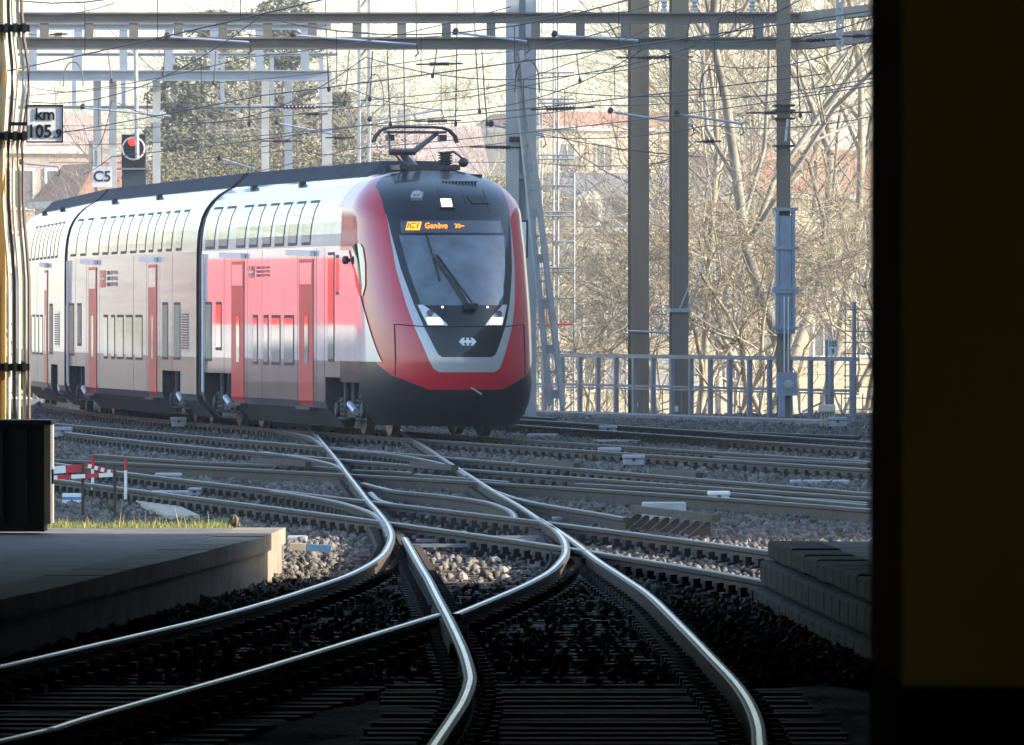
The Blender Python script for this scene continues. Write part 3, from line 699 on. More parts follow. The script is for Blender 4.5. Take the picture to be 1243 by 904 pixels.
# ------------------------------------------------------------------ platforms
PZ = .22
edge = [(-1.88,82.1),(-1.97,78.8),(-2.55,70),(-3.17,61.4),(-4.45,46),(-5.9,30),(-7.3,14)]
plat = thing('platform', 'low concrete platform with grass at its far end, left of the turnout', 'platform')
b = MB(); inner = [(x-.42, y) for x, y in edge]
b.poly([(x, y, PZ-.004) for x, y in inner]+[(-14, 14, PZ-.004), (-14, 82.1, PZ-.004)])
b.build('paving', M_concd, plat)
b = MB(); n = len(edge)
for (x0,y0),(x1,y1) in zip(edge, edge[1:]): b.quad((x0-.03,y0,PZ-.13),(x1-.03,y1,PZ-.13),(x1-.03,y1,-.4),(x0-.03,y0,-.4))
b.quad((-1.91,82.07,PZ-.01),(-14,82.07,PZ-.01),(-14,82.07,-.4),(-1.91,82.07,-.4)); b.build('retaining_wall', M_platw, plat)
pe = [Vector((x,y,0)) for x, y in edge]; step = 1.5
for (a, c) in zip(pe, pe[1:]):
    d = c-a; m = max(1, round(d.length/step)); u = d.normalized(); nrm = Vector((u.y, -u.x, 0)); 
    if nrm.x > 0: nrm = -nrm
    for k in range(m):
        p = a+d*(k/m)+u*.004; q = a+d*((k+1)/m)-u*.004; b = MB(); dz = random.uniform(-.004,.004)
        P4 = [p, q, q+nrm*.41, p+nrm*.41]
        b.poly([(v.x,v.y,PZ+dz) for v in P4]); b.poly([(v.x,v.y,PZ-.13) for v in P4][::-1])
        for i in range(4): v, w2 = P4[i], P4[(i+1)%4]; b.quad((v.x,v.y,PZ+dz),(w2.x,w2.y,PZ+dz),(w2.x,w2.y,PZ-.13),(v.x,v.y,PZ-.13))
        o = b.build('coping_slab', M_platw, plat); fixnormals(o)
# right platform end in old stone
plr = thing('platform', 'dark stone platform end at the right edge beside the near track', 'platform')
re = [(1.92,74.2),(2.10,68),(2.35,61),(2.75,50),(3.3,36)]; rz_ = .30
b = MB(); b.poly([(x+.30,y,rz_-.012) for x, y in re][::-1]+[(9,74.2,rz_-.012),(9,36,rz_-.012)][::1]); o = b.build('paving', M_concd, plr)
rp = [Vector((x,y,0)) for x, y in re]
for (a, c) in zip(rp, rp[1:]):
    d = c-a; m = max(1, round(d.length/.75)); u = d.normalized()
    for k in range(m):
        p = a+d*(k/m); q = a+d*((k+1)/m); L = (q-p).length-.012
        b = MB(); M = Matrix.Translation(p) @ u.to_track_quat('Y','Z').to_matrix().to_4x4()
        sx = 1 if (M.to_3x3() @ Vector((1,0,0))).x > 0 else -1
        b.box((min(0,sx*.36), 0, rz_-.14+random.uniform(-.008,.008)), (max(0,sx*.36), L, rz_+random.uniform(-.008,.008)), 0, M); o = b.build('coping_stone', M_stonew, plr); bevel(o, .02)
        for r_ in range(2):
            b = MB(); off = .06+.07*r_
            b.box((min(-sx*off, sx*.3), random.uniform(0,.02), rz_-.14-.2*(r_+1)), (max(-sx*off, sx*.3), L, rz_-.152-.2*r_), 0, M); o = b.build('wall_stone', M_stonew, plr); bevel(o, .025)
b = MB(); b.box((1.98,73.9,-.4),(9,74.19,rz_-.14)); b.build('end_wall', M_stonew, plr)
# the dark pillar filling the right of the view, close to the camera
pil = thing('hall_pillar', 'very dark brown out of focus pillar filling the right edge', 'pillar', (0,0,0))
M_pil = mat('brown_pillar_paint', (.22,.135,.014), .8, 0, .2, 3)
px0 = (1056-621.5)/F*9.8
b = MB(); b.box((px0, 9.0, 1.66), (px0+1.1, 9.8, 4.99)); b.build('shaft', M_pil, pil)
b = MB(); b.box((px0-.0, 9.02, .0), (px0+1.1, 9.82, 1.655)); b.build('plinth', mat('matt_black_plinth', (.004,.004,.004), .95, 0, 0, spec=.1), pil)
plane('platform_floor', .28, 4.4, -12, 34, .2, M_concd, 1, 1, None, kind='structure')
# ------------------------------------------------------------------ left platform furniture
cab_ = thing('equipment_cabinet', 'dark corrugated metal cabinet with pale sunlit side on the platform end', 'cabinet')
M_cg = mat('cabinet_green_black', (.006,.010,.008), .6, 0, .2, 3); M_cr = mat('cabinet_cream_sunlit', (.62,.56,.46), .5, 0, .1)  # cream of the side also carries the sunlight in its colour
xr = -3.74
b = MB(); b.box((-5.0, 79.65, .24), (xr-.03, 80.30, 1.10)); b.build('body', M_cg, cab_)
for k in range(6):
    b = MB(); x = -4.95+k*.19; b.box((x, 79.62, .32), (x+.09, 79.65, 1.07)); b.build('corrugation', M_cg, cab_)
b = MB(); b.box((-5.05, 79.58, 1.10), (xr+.03, 80.35, 1.14)); b.build('lid', M_cg, cab_)
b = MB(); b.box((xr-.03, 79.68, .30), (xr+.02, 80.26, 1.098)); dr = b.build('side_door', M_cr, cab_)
b = MB(); b.box((xr+.02, 79.85, .62), (xr+.035, 79.95, .74)); b.build('latch', M_dark, dr)
post = thing('cable_post', 'post carrying a bundle of sunlit vertical cables at the left edge', 'post', (-.045,0,0))
b = MB(); b.box((-4.36, 82.6, -.3), (-4.19, 82.75, 4.9)); b.build('board', mat('brown_board', (.42,.25,.08), .7, 0, .2, 2), post)
b = MB(); b.box((-4.46, 82.78, -.3), (-4.36, 82.9, 4.9)); b.build('backing_post', M_conc, post)
M_cab = mat('cable_sheath_pale', (.62,.55,.36), .5, 0, .15, 4); M_cabd = mat('cable_sheath_dark', (.12,.08,.07), .6, 0, .1)
for k in range(8):
    x = -4.33+k*.042; pts = []
    for i in range(24):
        z = -.2+i*.225; tt = min(1, max(0, (3.0-z)/.8)); tt = tt*tt*(3-2*tt)
        bul = .035*math.sin(math.pi*min(1, max(0, (z-3.48)/.9)))*(k/4)
        pts.append((x+.05*tt*(k > 2)+bul-.02*(k-4)*.2*(z > 3.3), 82.55-.02*(k%2), z))
    b = MB(); b.tube(pts, .016, 6); b.build('cable', M_cab if k % 3 != 1 else M_cabd, post)
for z in (3.48, 4.38, 1.55):
    b = MB(); b.box((-4.36, 82.49, z-.03), (-3.98, 82.58, z+.03)); b.build('clamp', M_black, post)
    for k in range(5):
        b = MB(); b.box((-4.34+k*.075, 82.46, z-.04), (-4.31+k*.075, 82.49, z+.04)); b.build('clamp_tooth', M_black, post)
sg = thing('distance_sign', 'white black-framed board reading km 105.9 beside the cable post', 'sign')
c = PX(54.5, 150, 82.2); hw_, hh = .154, .158
b = MB(); b.box((c.x-hw_, 82.2, c.z-hh), (c.x+hw_, 82.22, c.z+hh)); b.build('plate', mat('sign_white', (.92,.92,.91), .5, 0, .04), sg)
for q in ((-hw_,-hh,hw_,-hh+.012),(-hw_,hh-.012,hw_,hh),(-hw_,-hh+.012,-hw_+.010,hh-.012),(hw_-.010,-hh+.012,hw_,hh-.012)):
    b = MB(); b.box((c.x+q[0], 82.19, c.z+q[1]), (c.x+q[2], 82.2, c.z+q[3])); b.build('border', M_black, sg)
T = lambda dx, dz: Matrix.Translation((c.x+dx, 82.194, c.z+dz)) @ FACE
text_mesh('km', .135, M_black, 'lettering', sg, T(.0,.075), .003); text_mesh('105', .15, M_black, 'lettering', sg, T(-.045,-.068), .004, .92); text_mesh('.9', .10, M_black, 'lettering', sg, T(.105,-.085), .003)
b = MB(); b.bar((c.x-.3, 82.3, c.z), (c.x, 82.24, c.z), .03, .03); b.build('bracket', M_dark, sg)
# grass on the platform end
gb = MB()
clumps = [(random.uniform(-4.6,-2.15), random.uniform(82.2,86.5), random.uniform(.3,1)) for _ in range(260)]
for i in range(11000):
    cx0, cy0, ch = random.choice(clumps); x = random.gauss(cx0, .09); y = min(86.5, max(82.2, random.gauss(cy0, .16)))
    if x > -2.15-(y-82)*.08: continue
    h = random.uniform(.03, .10)*(.5+ch)*(2.0 if random.random() < .012 else 1); a = random.uniform(0, 6.28); w2 = random.uniform(.004,.009); lx, ly_ = random.uniform(-.06,.06), random.uniform(-.06,.06)
    z = .10
    gb.poly([(x-w2*math.cos(a), y-w2*math.sin(a), z), (x+w2*math.cos(a), y+w2*math.sin(a), z), (x+lx, y+ly_, z+h)], 1 if random.random() < .3 else 0)
gr_ = gb.build('grass', [mat('grass_green', (.14,.19,.04), .8, 0, .4, 5), mat('grass_straw', (.34,.27,.11), .8, 0, .3, 5)], kind='stuff'); gr_['label'] = 'sunlit strip of short grass behind the platform'
b = MB(); b.box((-14,82.15,-.3),(-2.0,86.6,.10)); b.build('grass_bank', M_earth, kind='structure')
b = MB(); b.tube([PX(288,640,83), PX(285,632,83.02), PX(282,625,83)], [.03,.045,.025], 7); tag(b.build('wood_stump', M_sleeper), 'small mossy stump in the grass at the platform corner', 'stump')
# barrier of red and white tape
bar = thing('tape_barrier', 'red and white striped barrier boards and tape on brown stakes', 'barrier')
DB = 105
for x, y0, y1 in ((100.5,562,627),(139.5,566,627)):
    b = MB(); b.tube([PX(x,y1,DB), PX(x,y0,DB)], .018, 6); b.build('stake', M_rust, bar)
def strip(x0, y0, x1, y1, hpx, segs, D0, D1, name):
    for i in range(segs):
        t0, t1 = i/segs, (i+1)/segs; a = PX(x0+(x1-x0)*t0, y0+(y1-y0)*t0, D0+(D1-D0)*t0); e = PX(x0+(x1-x0)*t1, y0+(y1-y0)*t1, D0+(D1-D0)*t1); b = MB()
        b.bar(a, e, .012, hpx/F*D0); b.build(name, M_red if i % 2 == 0 else M_white, bar)
strip(40,572,100,568,9,3,DB+.3,DB+.1,'board'); strip(36,581,137,576,5,6,DB-.1,DB-.05,'tape'); strip(103,564,138,574,5,9,DB,DB+.02,'tape')
for x, y0, y1, D in ((62,556,600,116),(112.5,553,602,116),(152.5,557,606,112)):
    t = thing('marker_stake', {62:'leftmost white stake with red tip by the cabinet',112.5:'middle white stake with red tip behind the tape',152.5:'rightmost white stake with red tip, clear of the tape'}[x], 'stake', group='white stakes with red tips')
    p0, p1 = PX(x,y1,D), PX(x,y0,D); mid = p0+(p1-p0)*.72
    b = MB(); b.tube([p0, mid], .02, 6); b.build('shaft', M_white, t); b = MB(); b.tube([mid, p1], .021, 6); b.build('tip', M_red, t)
def sbox(name, label, cat, x0, x1, y0, y1, depth, m, base=-.2, group=None, D=None):
    D = D or (H-base)*F/(y1-YH); a, e = PX(x0, y1, D), PX(x1, y0, D); b = MB()
    b.box((a.x, D, a.z), (e.x, D+depth, e.z)); o = b.build(name, m); bevel(o, .012); return tag(o, label, cat, group)
bb = thing('battery_box', 'small white box with blue band on the ballast behind the tape', 'box')
D = 112; a, e = PX(75.5,617,D), PX(98,599,D)
b = MB(); b.box((a.x,D,a.z),(e.x,D+.25,e.z)); b.build('case', M_white, bb)
b = MB(); zc = a.z+(e.z-a.z)*.68; b.box((a.x-.003,D-.004,zc-.015),(e.x+.003,D+.2,zc+.015)); b.build('band', mat('blue_band', (.05,.25,.5), .5, 0, 0), bb)
M_plank = mat('pale_plank', (.40,.36,.27), .85, 0, .25, 3)
b = MB(); b.bar(PX(183,609,112), PX(222,628,103.5), .35, .05); tag(b.build('plank', M_plank), 'pale plank lying diagonally on the ballast', 'plank')
tb = thing('timber_beam', 'long pale timber with blue painted end, above the grass', 'timber')
b = MB(); b.bar(PX(200,611,111), PX(268,612,111), .2, .06); b.build('beam', M_plank, tb); b = MB(); b.bar(PX(268.5,612,111), PX(288,612.5,111), .2, .06); b.build('painted_end', mat('blue_paint', (.07,.17,.30), .7, 0, .2), tb)
tb2 = thing('timber_beam', 'short timber with blue painted end beside the platform corner', 'timber')
b = MB(); b.bar(PX(352,663,86), PX(372,664,86), .2, .06); b.build('beam', M_plank, tb2); b = MB(); b.bar(PX(372.5,664,86), PX(402,666,86), .2, .06); b.build('painted_end', MATS['blue_paint'], tb2)
for x0,x1,y0,y1,lab in ((182,262,596,605,'flat grey trough cover above the long timber'),(132,165,594,604,'broad pale slab left of the flat trough cover'),(63,110,590,597,'grey slab behind the small white box'),(640,700,526.5,533,'flat grey trough cover just right of the train nose'),(720,800,534,540,'long pale trough cover under the far grey box'),
    (780,833,610,636,'grey trough end lettered 14b right of the ribbed check rail'),(890,985,615,626,'pale trough cover right of the white box'),(960,1032,583,591,'grey trough cover low at the right'),(200,245,532,538,'pale flat cover in front of the second car'),(575,615,566,572,'blue grey cover plate inside the crossing'),(515,575,626,640,'blue grey point motor cover between the points'),(670,735,628,638,'blue grey point motor cover right of the points'),(348,372,651,662,'stub of pale concrete beside the platform corner')):
    o = sbox('trough_cover', lab, 'cover', x0, x1, y0, y1, .5, M_boxg, group='cable and point covers on the ballast')
    if '14b' in lab:
        D = (H+.2)*F/(636-YH); p = PX(823,627,D); tx = text_mesh('14b', .09, M_dark, 'lettering', o, Matrix.Translation((p.x, D-.004, p.z)) @ FACE)
def jbox(cx, y0, y1, wd, lab, m=None, legs=True):
    D = (H+.2)*F/(y1-YH); a, e = PX(cx-wd/2, y1, D), PX(cx+wd/2, y0, D); t = thing('junction_box', lab, 'junction box', group='trackside junction boxes'); hgt = e.z-a.z
    zb_ = a.z+hgt*.38 if legs else a.z; b = MB(); b.box((a.x+.015, D, zb_), (e.x-.015, D+.22, a.z+hgt*.74)); bevel(b.build('case', m or M_boxg, t), .012)
    b = MB(); b.box((a.x, D-.015, a.z+hgt*.75), (e.x, D+.235, e.z)); bevel(b.build('lid', m or M_boxg, t), .02)
    b = MB(); mx = (a.x+e.x)/2; b.box((mx-.02, D-.03, a.z+hgt*.62), (mx+.02, D-.016, a.z+hgt*.8)); b.build('latch', M_dark, t)
    if legs:
        for x in (a.x+.04, e.x-.04):
            b = MB(); b.box((x-.02, D+.05, a.z-.05), (x+.02, D+.1, zb_)); b.build('leg', M_dark, t)
for q in ((738,516.5,533,23,'grey lidded junction box on the far track, nearest the fence posts'),(740,543,562,29,'left one of two grey lidded boxes side by side'),(769.5,552,572,28,'right one of two grey lidded boxes side by side'),(217,506,525,20,'grey lidded box at the foot of the gap between cars'),(76,518,538,24,'grey box peeking out behind the cabinet'),(204,574,594,33,'large grey lidded box above the flat trough cover'),(236,592,607,17,'small grey lidded box on the flat trough cover'),(1017,506,525,24,'grey lidded box on thin legs near the right lattice'),(716,502,512,13,'tiny grey box beyond the far track'),(253,548,558,20,'dark grey box left of the crossing in front of second car')): jbox(*q)
jbox(873,596,620,28,'bright white box in front of the ribbed check rail', M_white, True)
pb = thing('signal_cable_box', 'pinkish white box on a bunch of cables by the fence', 'junction box')
D = 186; a, e = PX(994,500,D), PX(1014,491,D); b = MB(); b.box((a.x,D,a.z),(e.x,D+.25,e.z)); bevel(b.build('case', mat('pink_white', (.75,.62,.55), .5, 0, .1), pb), .02)
for k in range(6):
    x = a.x+.05+k*.05; b = MB(); b.tube([(x,D+.1,a.z),(x+.02*math.sin(k*2),D+.05,a.z-.15),(x-.03*math.cos(k),D+.1,-.3)], .012, 5); b.build('cable', M_cab, pb)
for i, (x, y, s) in enumerate(((585,663,.05),(601,681,.055),(609,693,.06),(563,649,.04),(612,703,.06),(560,700,.05))):
    p = GR(x, y, -.16); b = MB(); b.lathe(p-Vector((0,0,.05)), (0,0,1), [(0,s),(.04,s*1.1),(.07,s*.9),(.09,s*.4)], 9)
    tag(b.build('bolt_cap', M_conc), ['pale round cap on the sleepers right below the points','round cap second from the points','round cap in the middle of the row','smallest round cap near the stretcher bar','round cap nearest the camera','low round cap at the left rail'][i], 'cap', 'round caps between the near rails')
# ------------------------------------------------------------------ fence and trackside strip
fa, fe = Vector((PX(640,498,214).x, 214, 0)), Vector((PX(1042,513,193).x, 193, 0)); fl = (fe-fa).length; fu = (fe-fa).normalized()
fence = thing('fence', 'grey steel railing with wide flat posts along the yard edge', 'fence')
n = int(fl/1.27); GZ = -.16
pm = MB(); pm.box((-.06,-.04,GZ), (.06,.04,1.06)); pm = pm.mesh('post', M_galv); bm_ = MB(); bm_.box((-.009,-.009,GZ), (.009,.009,.44)); bm_ = bm_.mesh('bar', M_galv)
ang = math.atan2(fu.y, fu.x)
for i in range(n+1):
    p = fa+fu*(i*1.27); inst(pm, 'post', fence, Matrix.Translation(p) @ Matrix.Rotation(ang,4,'Z'))
    q = p+fu*.63; inst(bm_, 'bar', fence, Matrix.Translation(q) @ Matrix.Rotation(ang,4,'Z'))
for z, h_ in ((1.10,.08),(.48,.05),(.42,.03),(-.10,.03)):
    b = MB(); b.bar(fa+Vector((0,-.035,z)), fe+Vector((0,-.035,z)), .04, h_); b.build('rail', M_galv, fence)
b = MB(); nf = Vector((fu.y, -fu.x, 0)); b.bar(fa+nf*1.2+Vector((-3.*fu.x,-3*fu.y,-.14)), fe+nf*1.2+fu*2+Vector((0,0,-.14)), .7, .14); b.build('cable_trough', M_conc, kind='structure')
# ------------------------------------------------------------------ masts
def hcol(name, label, cx, yb, wpx, D, ztop, m, z0=-.3, rz=.0, fl_=.5):
    x = PX(cx, yb, D).x; t = thing(name, label, 'mast', (x, D, 0), rz); w2 = wpx/F*D/2
    b = MB(); b.box((-w2,-w2,z0),(w2,-w2+.03,ztop)); b.build('flange', m, t); b = MB(); b.box((-w2,w2-.03,z0),(w2,w2,ztop)); b.build('flange', m, t)
    b = MB(); b.box((-.015,-w2+.03,z0),(.015,w2-.03,ztop)); b.build('web', m, t); return t, w2
t, w2 = hcol('overhead_line_mast', 'left one of two broad brown steel masts behind the yard', 775, 498, 22, 211, 11, M_colm, rz=.18)
for z in (.08,): b = MB(); b.box((-w2+.02,-w2-.03,-.0),(-w2+.14,-w2-.005,.10)); b.build('number_plate', M_white, t)
b = MB(); b.tube([(-w2-.08,-w2-.02,1.62),(w2+.55,-w2-.02,1.58)], .03, 6); b.build('guy_clamp', M_galvl, t)
t, w2 = hcol('overhead_line_mast', 'right one of two broad brown steel masts behind the yard', 824, 502, 20, 206, 11, M_colm, rz=.18)
b = MB(); b.box((-w2-.03,-w2-.03,-.05),(-w2+.12,-w2-.005,.07)); b.build('number_plate', M_white, t)
b = MB(); b.box((-w2-.05,-w2-.05,2.02),(w2+.05,w2+.05,2.10)); b.build('collar', M_galvl, t)
for sx in (-.03, .15):
    b = MB(); b.tube([(sx,-w2-.05,2.08),(sx+.2,-w2-.05,2.55)], .02, 6); b.build('guy_rod', M_galvl, t)
t, w2 = hcol('overhead_line_mast', 'slim mast with blue grey tensioning weights near the lattice', 951, 510, 15, 195, 11, M_colm, rz=.1)
zt_ = lambda y: H-(y-YH)/F*195
M_blue = mat('blue_grey_steel', (.28,.33,.40), .5, .2, .15, 3)
for sx in (-.19, .13):
    b = MB(); b.box((sx,-.34,zt_(405)),(sx+.06,-.16,zt_(252))); b.build('guide_channel', M_blue, t)
b = MB(); b.box((-.12,-.32,zt_(405)),(.12,-.18,zt_(262))); b.build('weight_stack', M_blue, t)
for y in (254, 301, 350, 354, 398):
    b = MB(); b.box((-.25,-.36,zt_(y)-.03),(.25,-.14,zt_(y)+.03)); b.build('clamp', M_blue, t)
b = MB(); b.box((-.17,-.38,zt_(480)),(.22,-.16,zt_(452))); b.build('winch_box', M_blue, t); b = MB(); b.box((-.14,-.40,zt_(506)),(-.02,-.30,zt_(472))); b.build('lever_plate', M_blue, t)
b = MB(); b.lathe((.05,-.38,zt_(466)), (0,-1,0), [(0,.09),(.04,.09),(.05,.04)], 10); b.build('wheel', M_galvl, t)
for x in (-.03,.05): b = MB(); b.tube([(x,-.36,zt_(455)),(x,-.36,zt_(360))], .014, 5); b.build('pull_rod', M_white, t)
for y in (128,134,144,177): b = MB(); b.box((-.2,-.22,zt_(y)-.02),(.2,.2,zt_(y)+.02)); b.build('collar', M_dark, t)
b = MB(); b.tube([(.05,-.3,zt_(145)),(.0,-.35,zt_(172))], .03, 6); b.build('pulley_arm', M_galvl, t)
# big pale mast with raking ladder strut, right of the train
DM = 206; bm1 = thing('anchor_mast', 'big pale twin channel mast with raking braced strut right of the train', 'mast')
for x0, x1, m in ((614,630,M_galvl),(638,651,M_galvl)):
    a, e = PX(x0,500,DM), PX(x1,500,DM); b = MB(); b.box((a.x,DM,-.3),(e.x,DM+.2,11)); b.build('channel', m, bm1)
for k in range(8):
    z = .4+k*1.1; b = MB(); b.box((PX(630,0,DM).x+.002,DM+.03,z),(PX(638,0,DM).x-.002,DM+.12,z+.12)); b.build('batten', M_galv, bm1)
b = MB(); b.box((PX(630,0,DM).x,DM+.14,-.3),(PX(638,0,DM).x,DM+.16,11)); b.build('back_plate', M_galv, bm1)
P0, P1 = PX(627,52,DM-1.0), PX(676,492,DM-.4)
for sx in (-.10, .10): b = MB(); b.bar(P0+Vector((sx*.7,0,0)), P1+Vector((sx*1.25,0,0)), .06, .12); b.build('strut_leg', M_galvl, bm1)
for k in range(16):
    t_ = (k+.5)/16; p = P0+(P1-P0)*t_; wk = .17*(.7+.55*t_)-.03; b = MB(); hh_ = .09 if k % 2 else .02
    b.box((p.x-wk/2,p.y-.02,p.z-hh_),(p.x+wk/2,p.y+.02,p.z+hh_)); b.build('strut_batten', M_galv, bm1)
b = MB(); b.box((PX(618,0,DM).x,DM-.15,H+(YH-172)/F*DM),(PX(634,0,DM).x,DM-.01,H+(YH-166)/F*DM)); b.build('bracket', M_dark, bm1)
bs = thing('blank_board', 'white board with black frame between the train and pale mast', 'sign')
a, e = PX(630,313,198), PX(641,267,198); b = MB(); b.box((a.x-.5,198,a.z),(e.x,198.03,e.z)); b.build('frame', M_black, bs); b = MB(); b.box((a.x-.46,197.98,a.z+.04),(e.x-.04,198,e.z-.04)); b.build('plate', M_white, bs)
# inspection scaffold
sc_ = thing('scaffold_tower', 'slender tube scaffold with crossbars behind the raking strut', 'scaffold'); DS = 226
for x in (654,658,672,677.5,697): b = MB(); b.tube([PX(x,515,DS), PX(x,-20 if x < 690 else 210,DS)], .028 if x > 660 else .018, 6); b.build('upright', M_galv, sc_)
for y, m in [(88,M_galv),(120,M_galv),(125,M_galv),(157,M_galv),(188,M_blue),(193,M_blue),(225,M_blue),(257,M_blue),(262,M_blue),(293,M_blue),(325,M_galv),(330,M_galv),(362,M_galv),(393.5,M_red),(427,M_galv),(450,M_galv)]:
    b = MB(); b.tube([PX(652,y,DS-.05), PX(697,y,DS-.05)], .022, 6); b.build('crossbar', m, sc_)
lat = thing('lattice_gate', 'blue grey wire lattice panel at the right behind the boxes', 'lattice'); DL = 190
for x, r in ((1026,.012),(1037,.045),(1062,.012)): b = MB(); b.tube([PX(x,512,DL), PX(x,366,DL)], r, 6); b.build('upright', M_galv, lat)
for k in range(11): b = MB(); y = 375+k*13.5; b.tube([PX(1024,y,DL-.03), PX(1066,y,DL-.03)], .011, 5); b.build('wire', M_galv, lat)
ks = thing('distance_sign', 'small white sign reading 105 over 9 standing above the fence', 'sign'); DK = 196
a, e = PX(1005,432,DK), PX(1017,412,DK); b = MB(); b.box((a.x,DK,a.z),(e.x,DK+.03,e.z)); b.build('plate', M_white, ks)
b = MB(); b.box((a.x-.05,DK+.031,-.3),(a.x+.01,DK+.08,e.z)); b.build('post', M_galv, ks); cx_ = (a.x+e.x)/2
for tx, y in (('105',417.5),('9',427)): text_mesh(tx, .15, M_black, 'lettering', ks, Matrix.Translation((cx_,DK-.004,H-(y-YH)/F*DK)) @ FACE, .004, .75)
# ------------------------------------------------------------------ gantries
def gantry(label, D, x0, x1, yt0, yt1, yb0, yb1, spacing, wpx, m, off=0):
    t = thing('gantry_beam', label, 'gantry'); s_ = D/F
    zt0, zt1, zb0, zb1 = [H+(YH-q)*s_ for q in (yt0, yt1, yb0, yb1)]; X0, X1 = PX(x0,0,D).x, PX(x1,0,D).x
    for z1, z0, nm in ((zt0,zt1,'upper_chord'),(zb0,zb1,'lower_chord')):
        b = MB(); b.box((X0,D-.18,z1-.035),(X1,D+.18,z1)); b.box((X0,D-.02,z0+.035),(X1,D+.0,z1-.036)); b.box((X0,D-.12,z0),(X1,D+.16,z0+.034)); b.build(nm, m, t)
    x = x0+off
    while x < x1:
        p = PX(x,0,D).x; w2 = wpx*s_; b = MB(); b.box((p-w2/2,D-.10,zb0+.003),(p+w2/2,D-.07,zt1-.003)); b.box((p-.012,D-.07,zb0+.003),(p+.012,D+.10,zt1-.003)); b.build('post', m, t); x += spacing
    return t
M_gant = mat('grey_gantry_steel', (.19,.17,.15), .6, .2, .2, 2)
g1 = gantry('near steel gantry beam with square openings spanning the whole view', 202, 20, 975, 15, 28, 45, 60, 54.2, 11, M_gant, 34)
b = MB(); 
for y, hh_ in ((21.5,.22),(52.5,.25)): b.bar(PX(975.5,y,202), PX(1100,y-14,196), .25, hh_)
b.build('end_chords', M_gant, g1)
g2 = gantry('pale blue second gantry beam farther down the line at left', 268, 20, 402, 28, 36, 85, 98, 55, 10, M_blue, 20)
for x, y1 in ((118,180),(137,260),(190,260),(322,260),(350,260),(397,260)):
    hcol('gantry_leg', {118:'stub post hanging above the letter sign',137:'pale gantry leg just left of the red signal',190:'pale gantry leg just right of the red signal',322:'pale gantry leg, leftmost of three above the second car',350:'pale gantry leg, middle of three above the second car',397:'pale gantry leg, broadest of three, rightmost above the second car'}[x], x, 250, 9 if x < 390 else 12, 268.6+x*.002, H+(YH-97)/F*268, M_galvl if x != 350 else M_blue, z0=(-.3 if y1 > 200 else H+(YH-200)/F*268))
g3 = gantry('hazy third gantry rail far down the line', 330, 20, 410, 64, 68, 128, 132, 60, 5, M_blue, 10)
# lattice mast above the cab car
lm = thing('lattice_mast', 'slim pale lattice mast rising behind the second pantograph arm', 'mast'); D = 240
for x in (436,448): b = MB(); b.tube([PX(x,420,D),PX(x,-10,D)], .045, 5); b.build('chord', M_galvl, lm)
for k in range(14):
    y = 400-k*30; b = MB(); b.bar(PX(436.5,y,D), PX(447.5,y-(15 if k%2 else 0),D), .03, .05); b.build('lacing', M_galv, lm)
# signal
DSig = 232; sgn_ = thing('railway_signal', 'railway signal showing one red light on a dark screen above the third car', 'signal')
a, e = PX(147.5,204,DSig), PX(177,163,DSig); b = MB(); b.box((a.x,DSig,a.z),(e.x,DSig+.2,e.z)); bevel(b.build('screen', M_black, sgn_), .03)
a, e = PX(148,232,DSig), PX(177,205,DSig); b = MB(); b.box((a.x,DSig,a.z),(e.x,DSig+.2,e.z)); b.build('lower_screen', mat('signal_grey_green', (.05,.07,.075), .6, 0, .1), sgn_)
c = PX(162,180,DSig-.05); b = MB(); ring = [(c.x+.26*math.cos(a_*.2618), c.y, c.z+.26*math.sin(a_*.2618)) for a_ in range(25)]; b.tube(ring, .022, 6); b.build('ring', M_white, sgn_)
c = PX(160.5,172,DSig-.02); b = MB(); b.lathe(c, (0,-1,0), [(0,.095),(.02,.095),(.035,.06),(.04,.0)], 14); b.build('red_lamp', mat('red_signal_lamp', (.9,.05,.02), .4, 0, 0, emis=((1,.025,.012), 1.1)), sgn_)
b = MB(); b.tube([PX(166.5,192,DSig-.12),PX(164.5,52,DSig-.12)], .05, 8); b.build('hanger_pole', M_galvl, sgn_)
b = MB(); b.box((PX(147,0,DSig).x-.1,DSig-.1,H+(YH-206)/F*DSig),(PX(177,0,DSig).x+.1,DSig+.3,H+(YH-203.5)/F*DSig)); b.build('bracket', M_galv, sgn_)
cs_ = thing('letter_sign', 'white sign with the characters C5 left of the signal', 'sign'); a, e = PX(112,227,236), PX(136,202,236)
b = MB(); b.box((a.x,236,a.z),(e.x,236.04,e.z)); b.build('plate', M_white, cs_); text_mesh('C5', .36, M_dark, 'lettering', cs_, Matrix.Translation(((a.x+e.x)/2,235.99,(a.z+e.z)/2)) @ FACE, .006)
b = MB(); b.box((a.x+.05,236.05,a.z-1.5),(a.x+.12,236.12,e.z+.4)); b.build('post', M_galv, cs_)
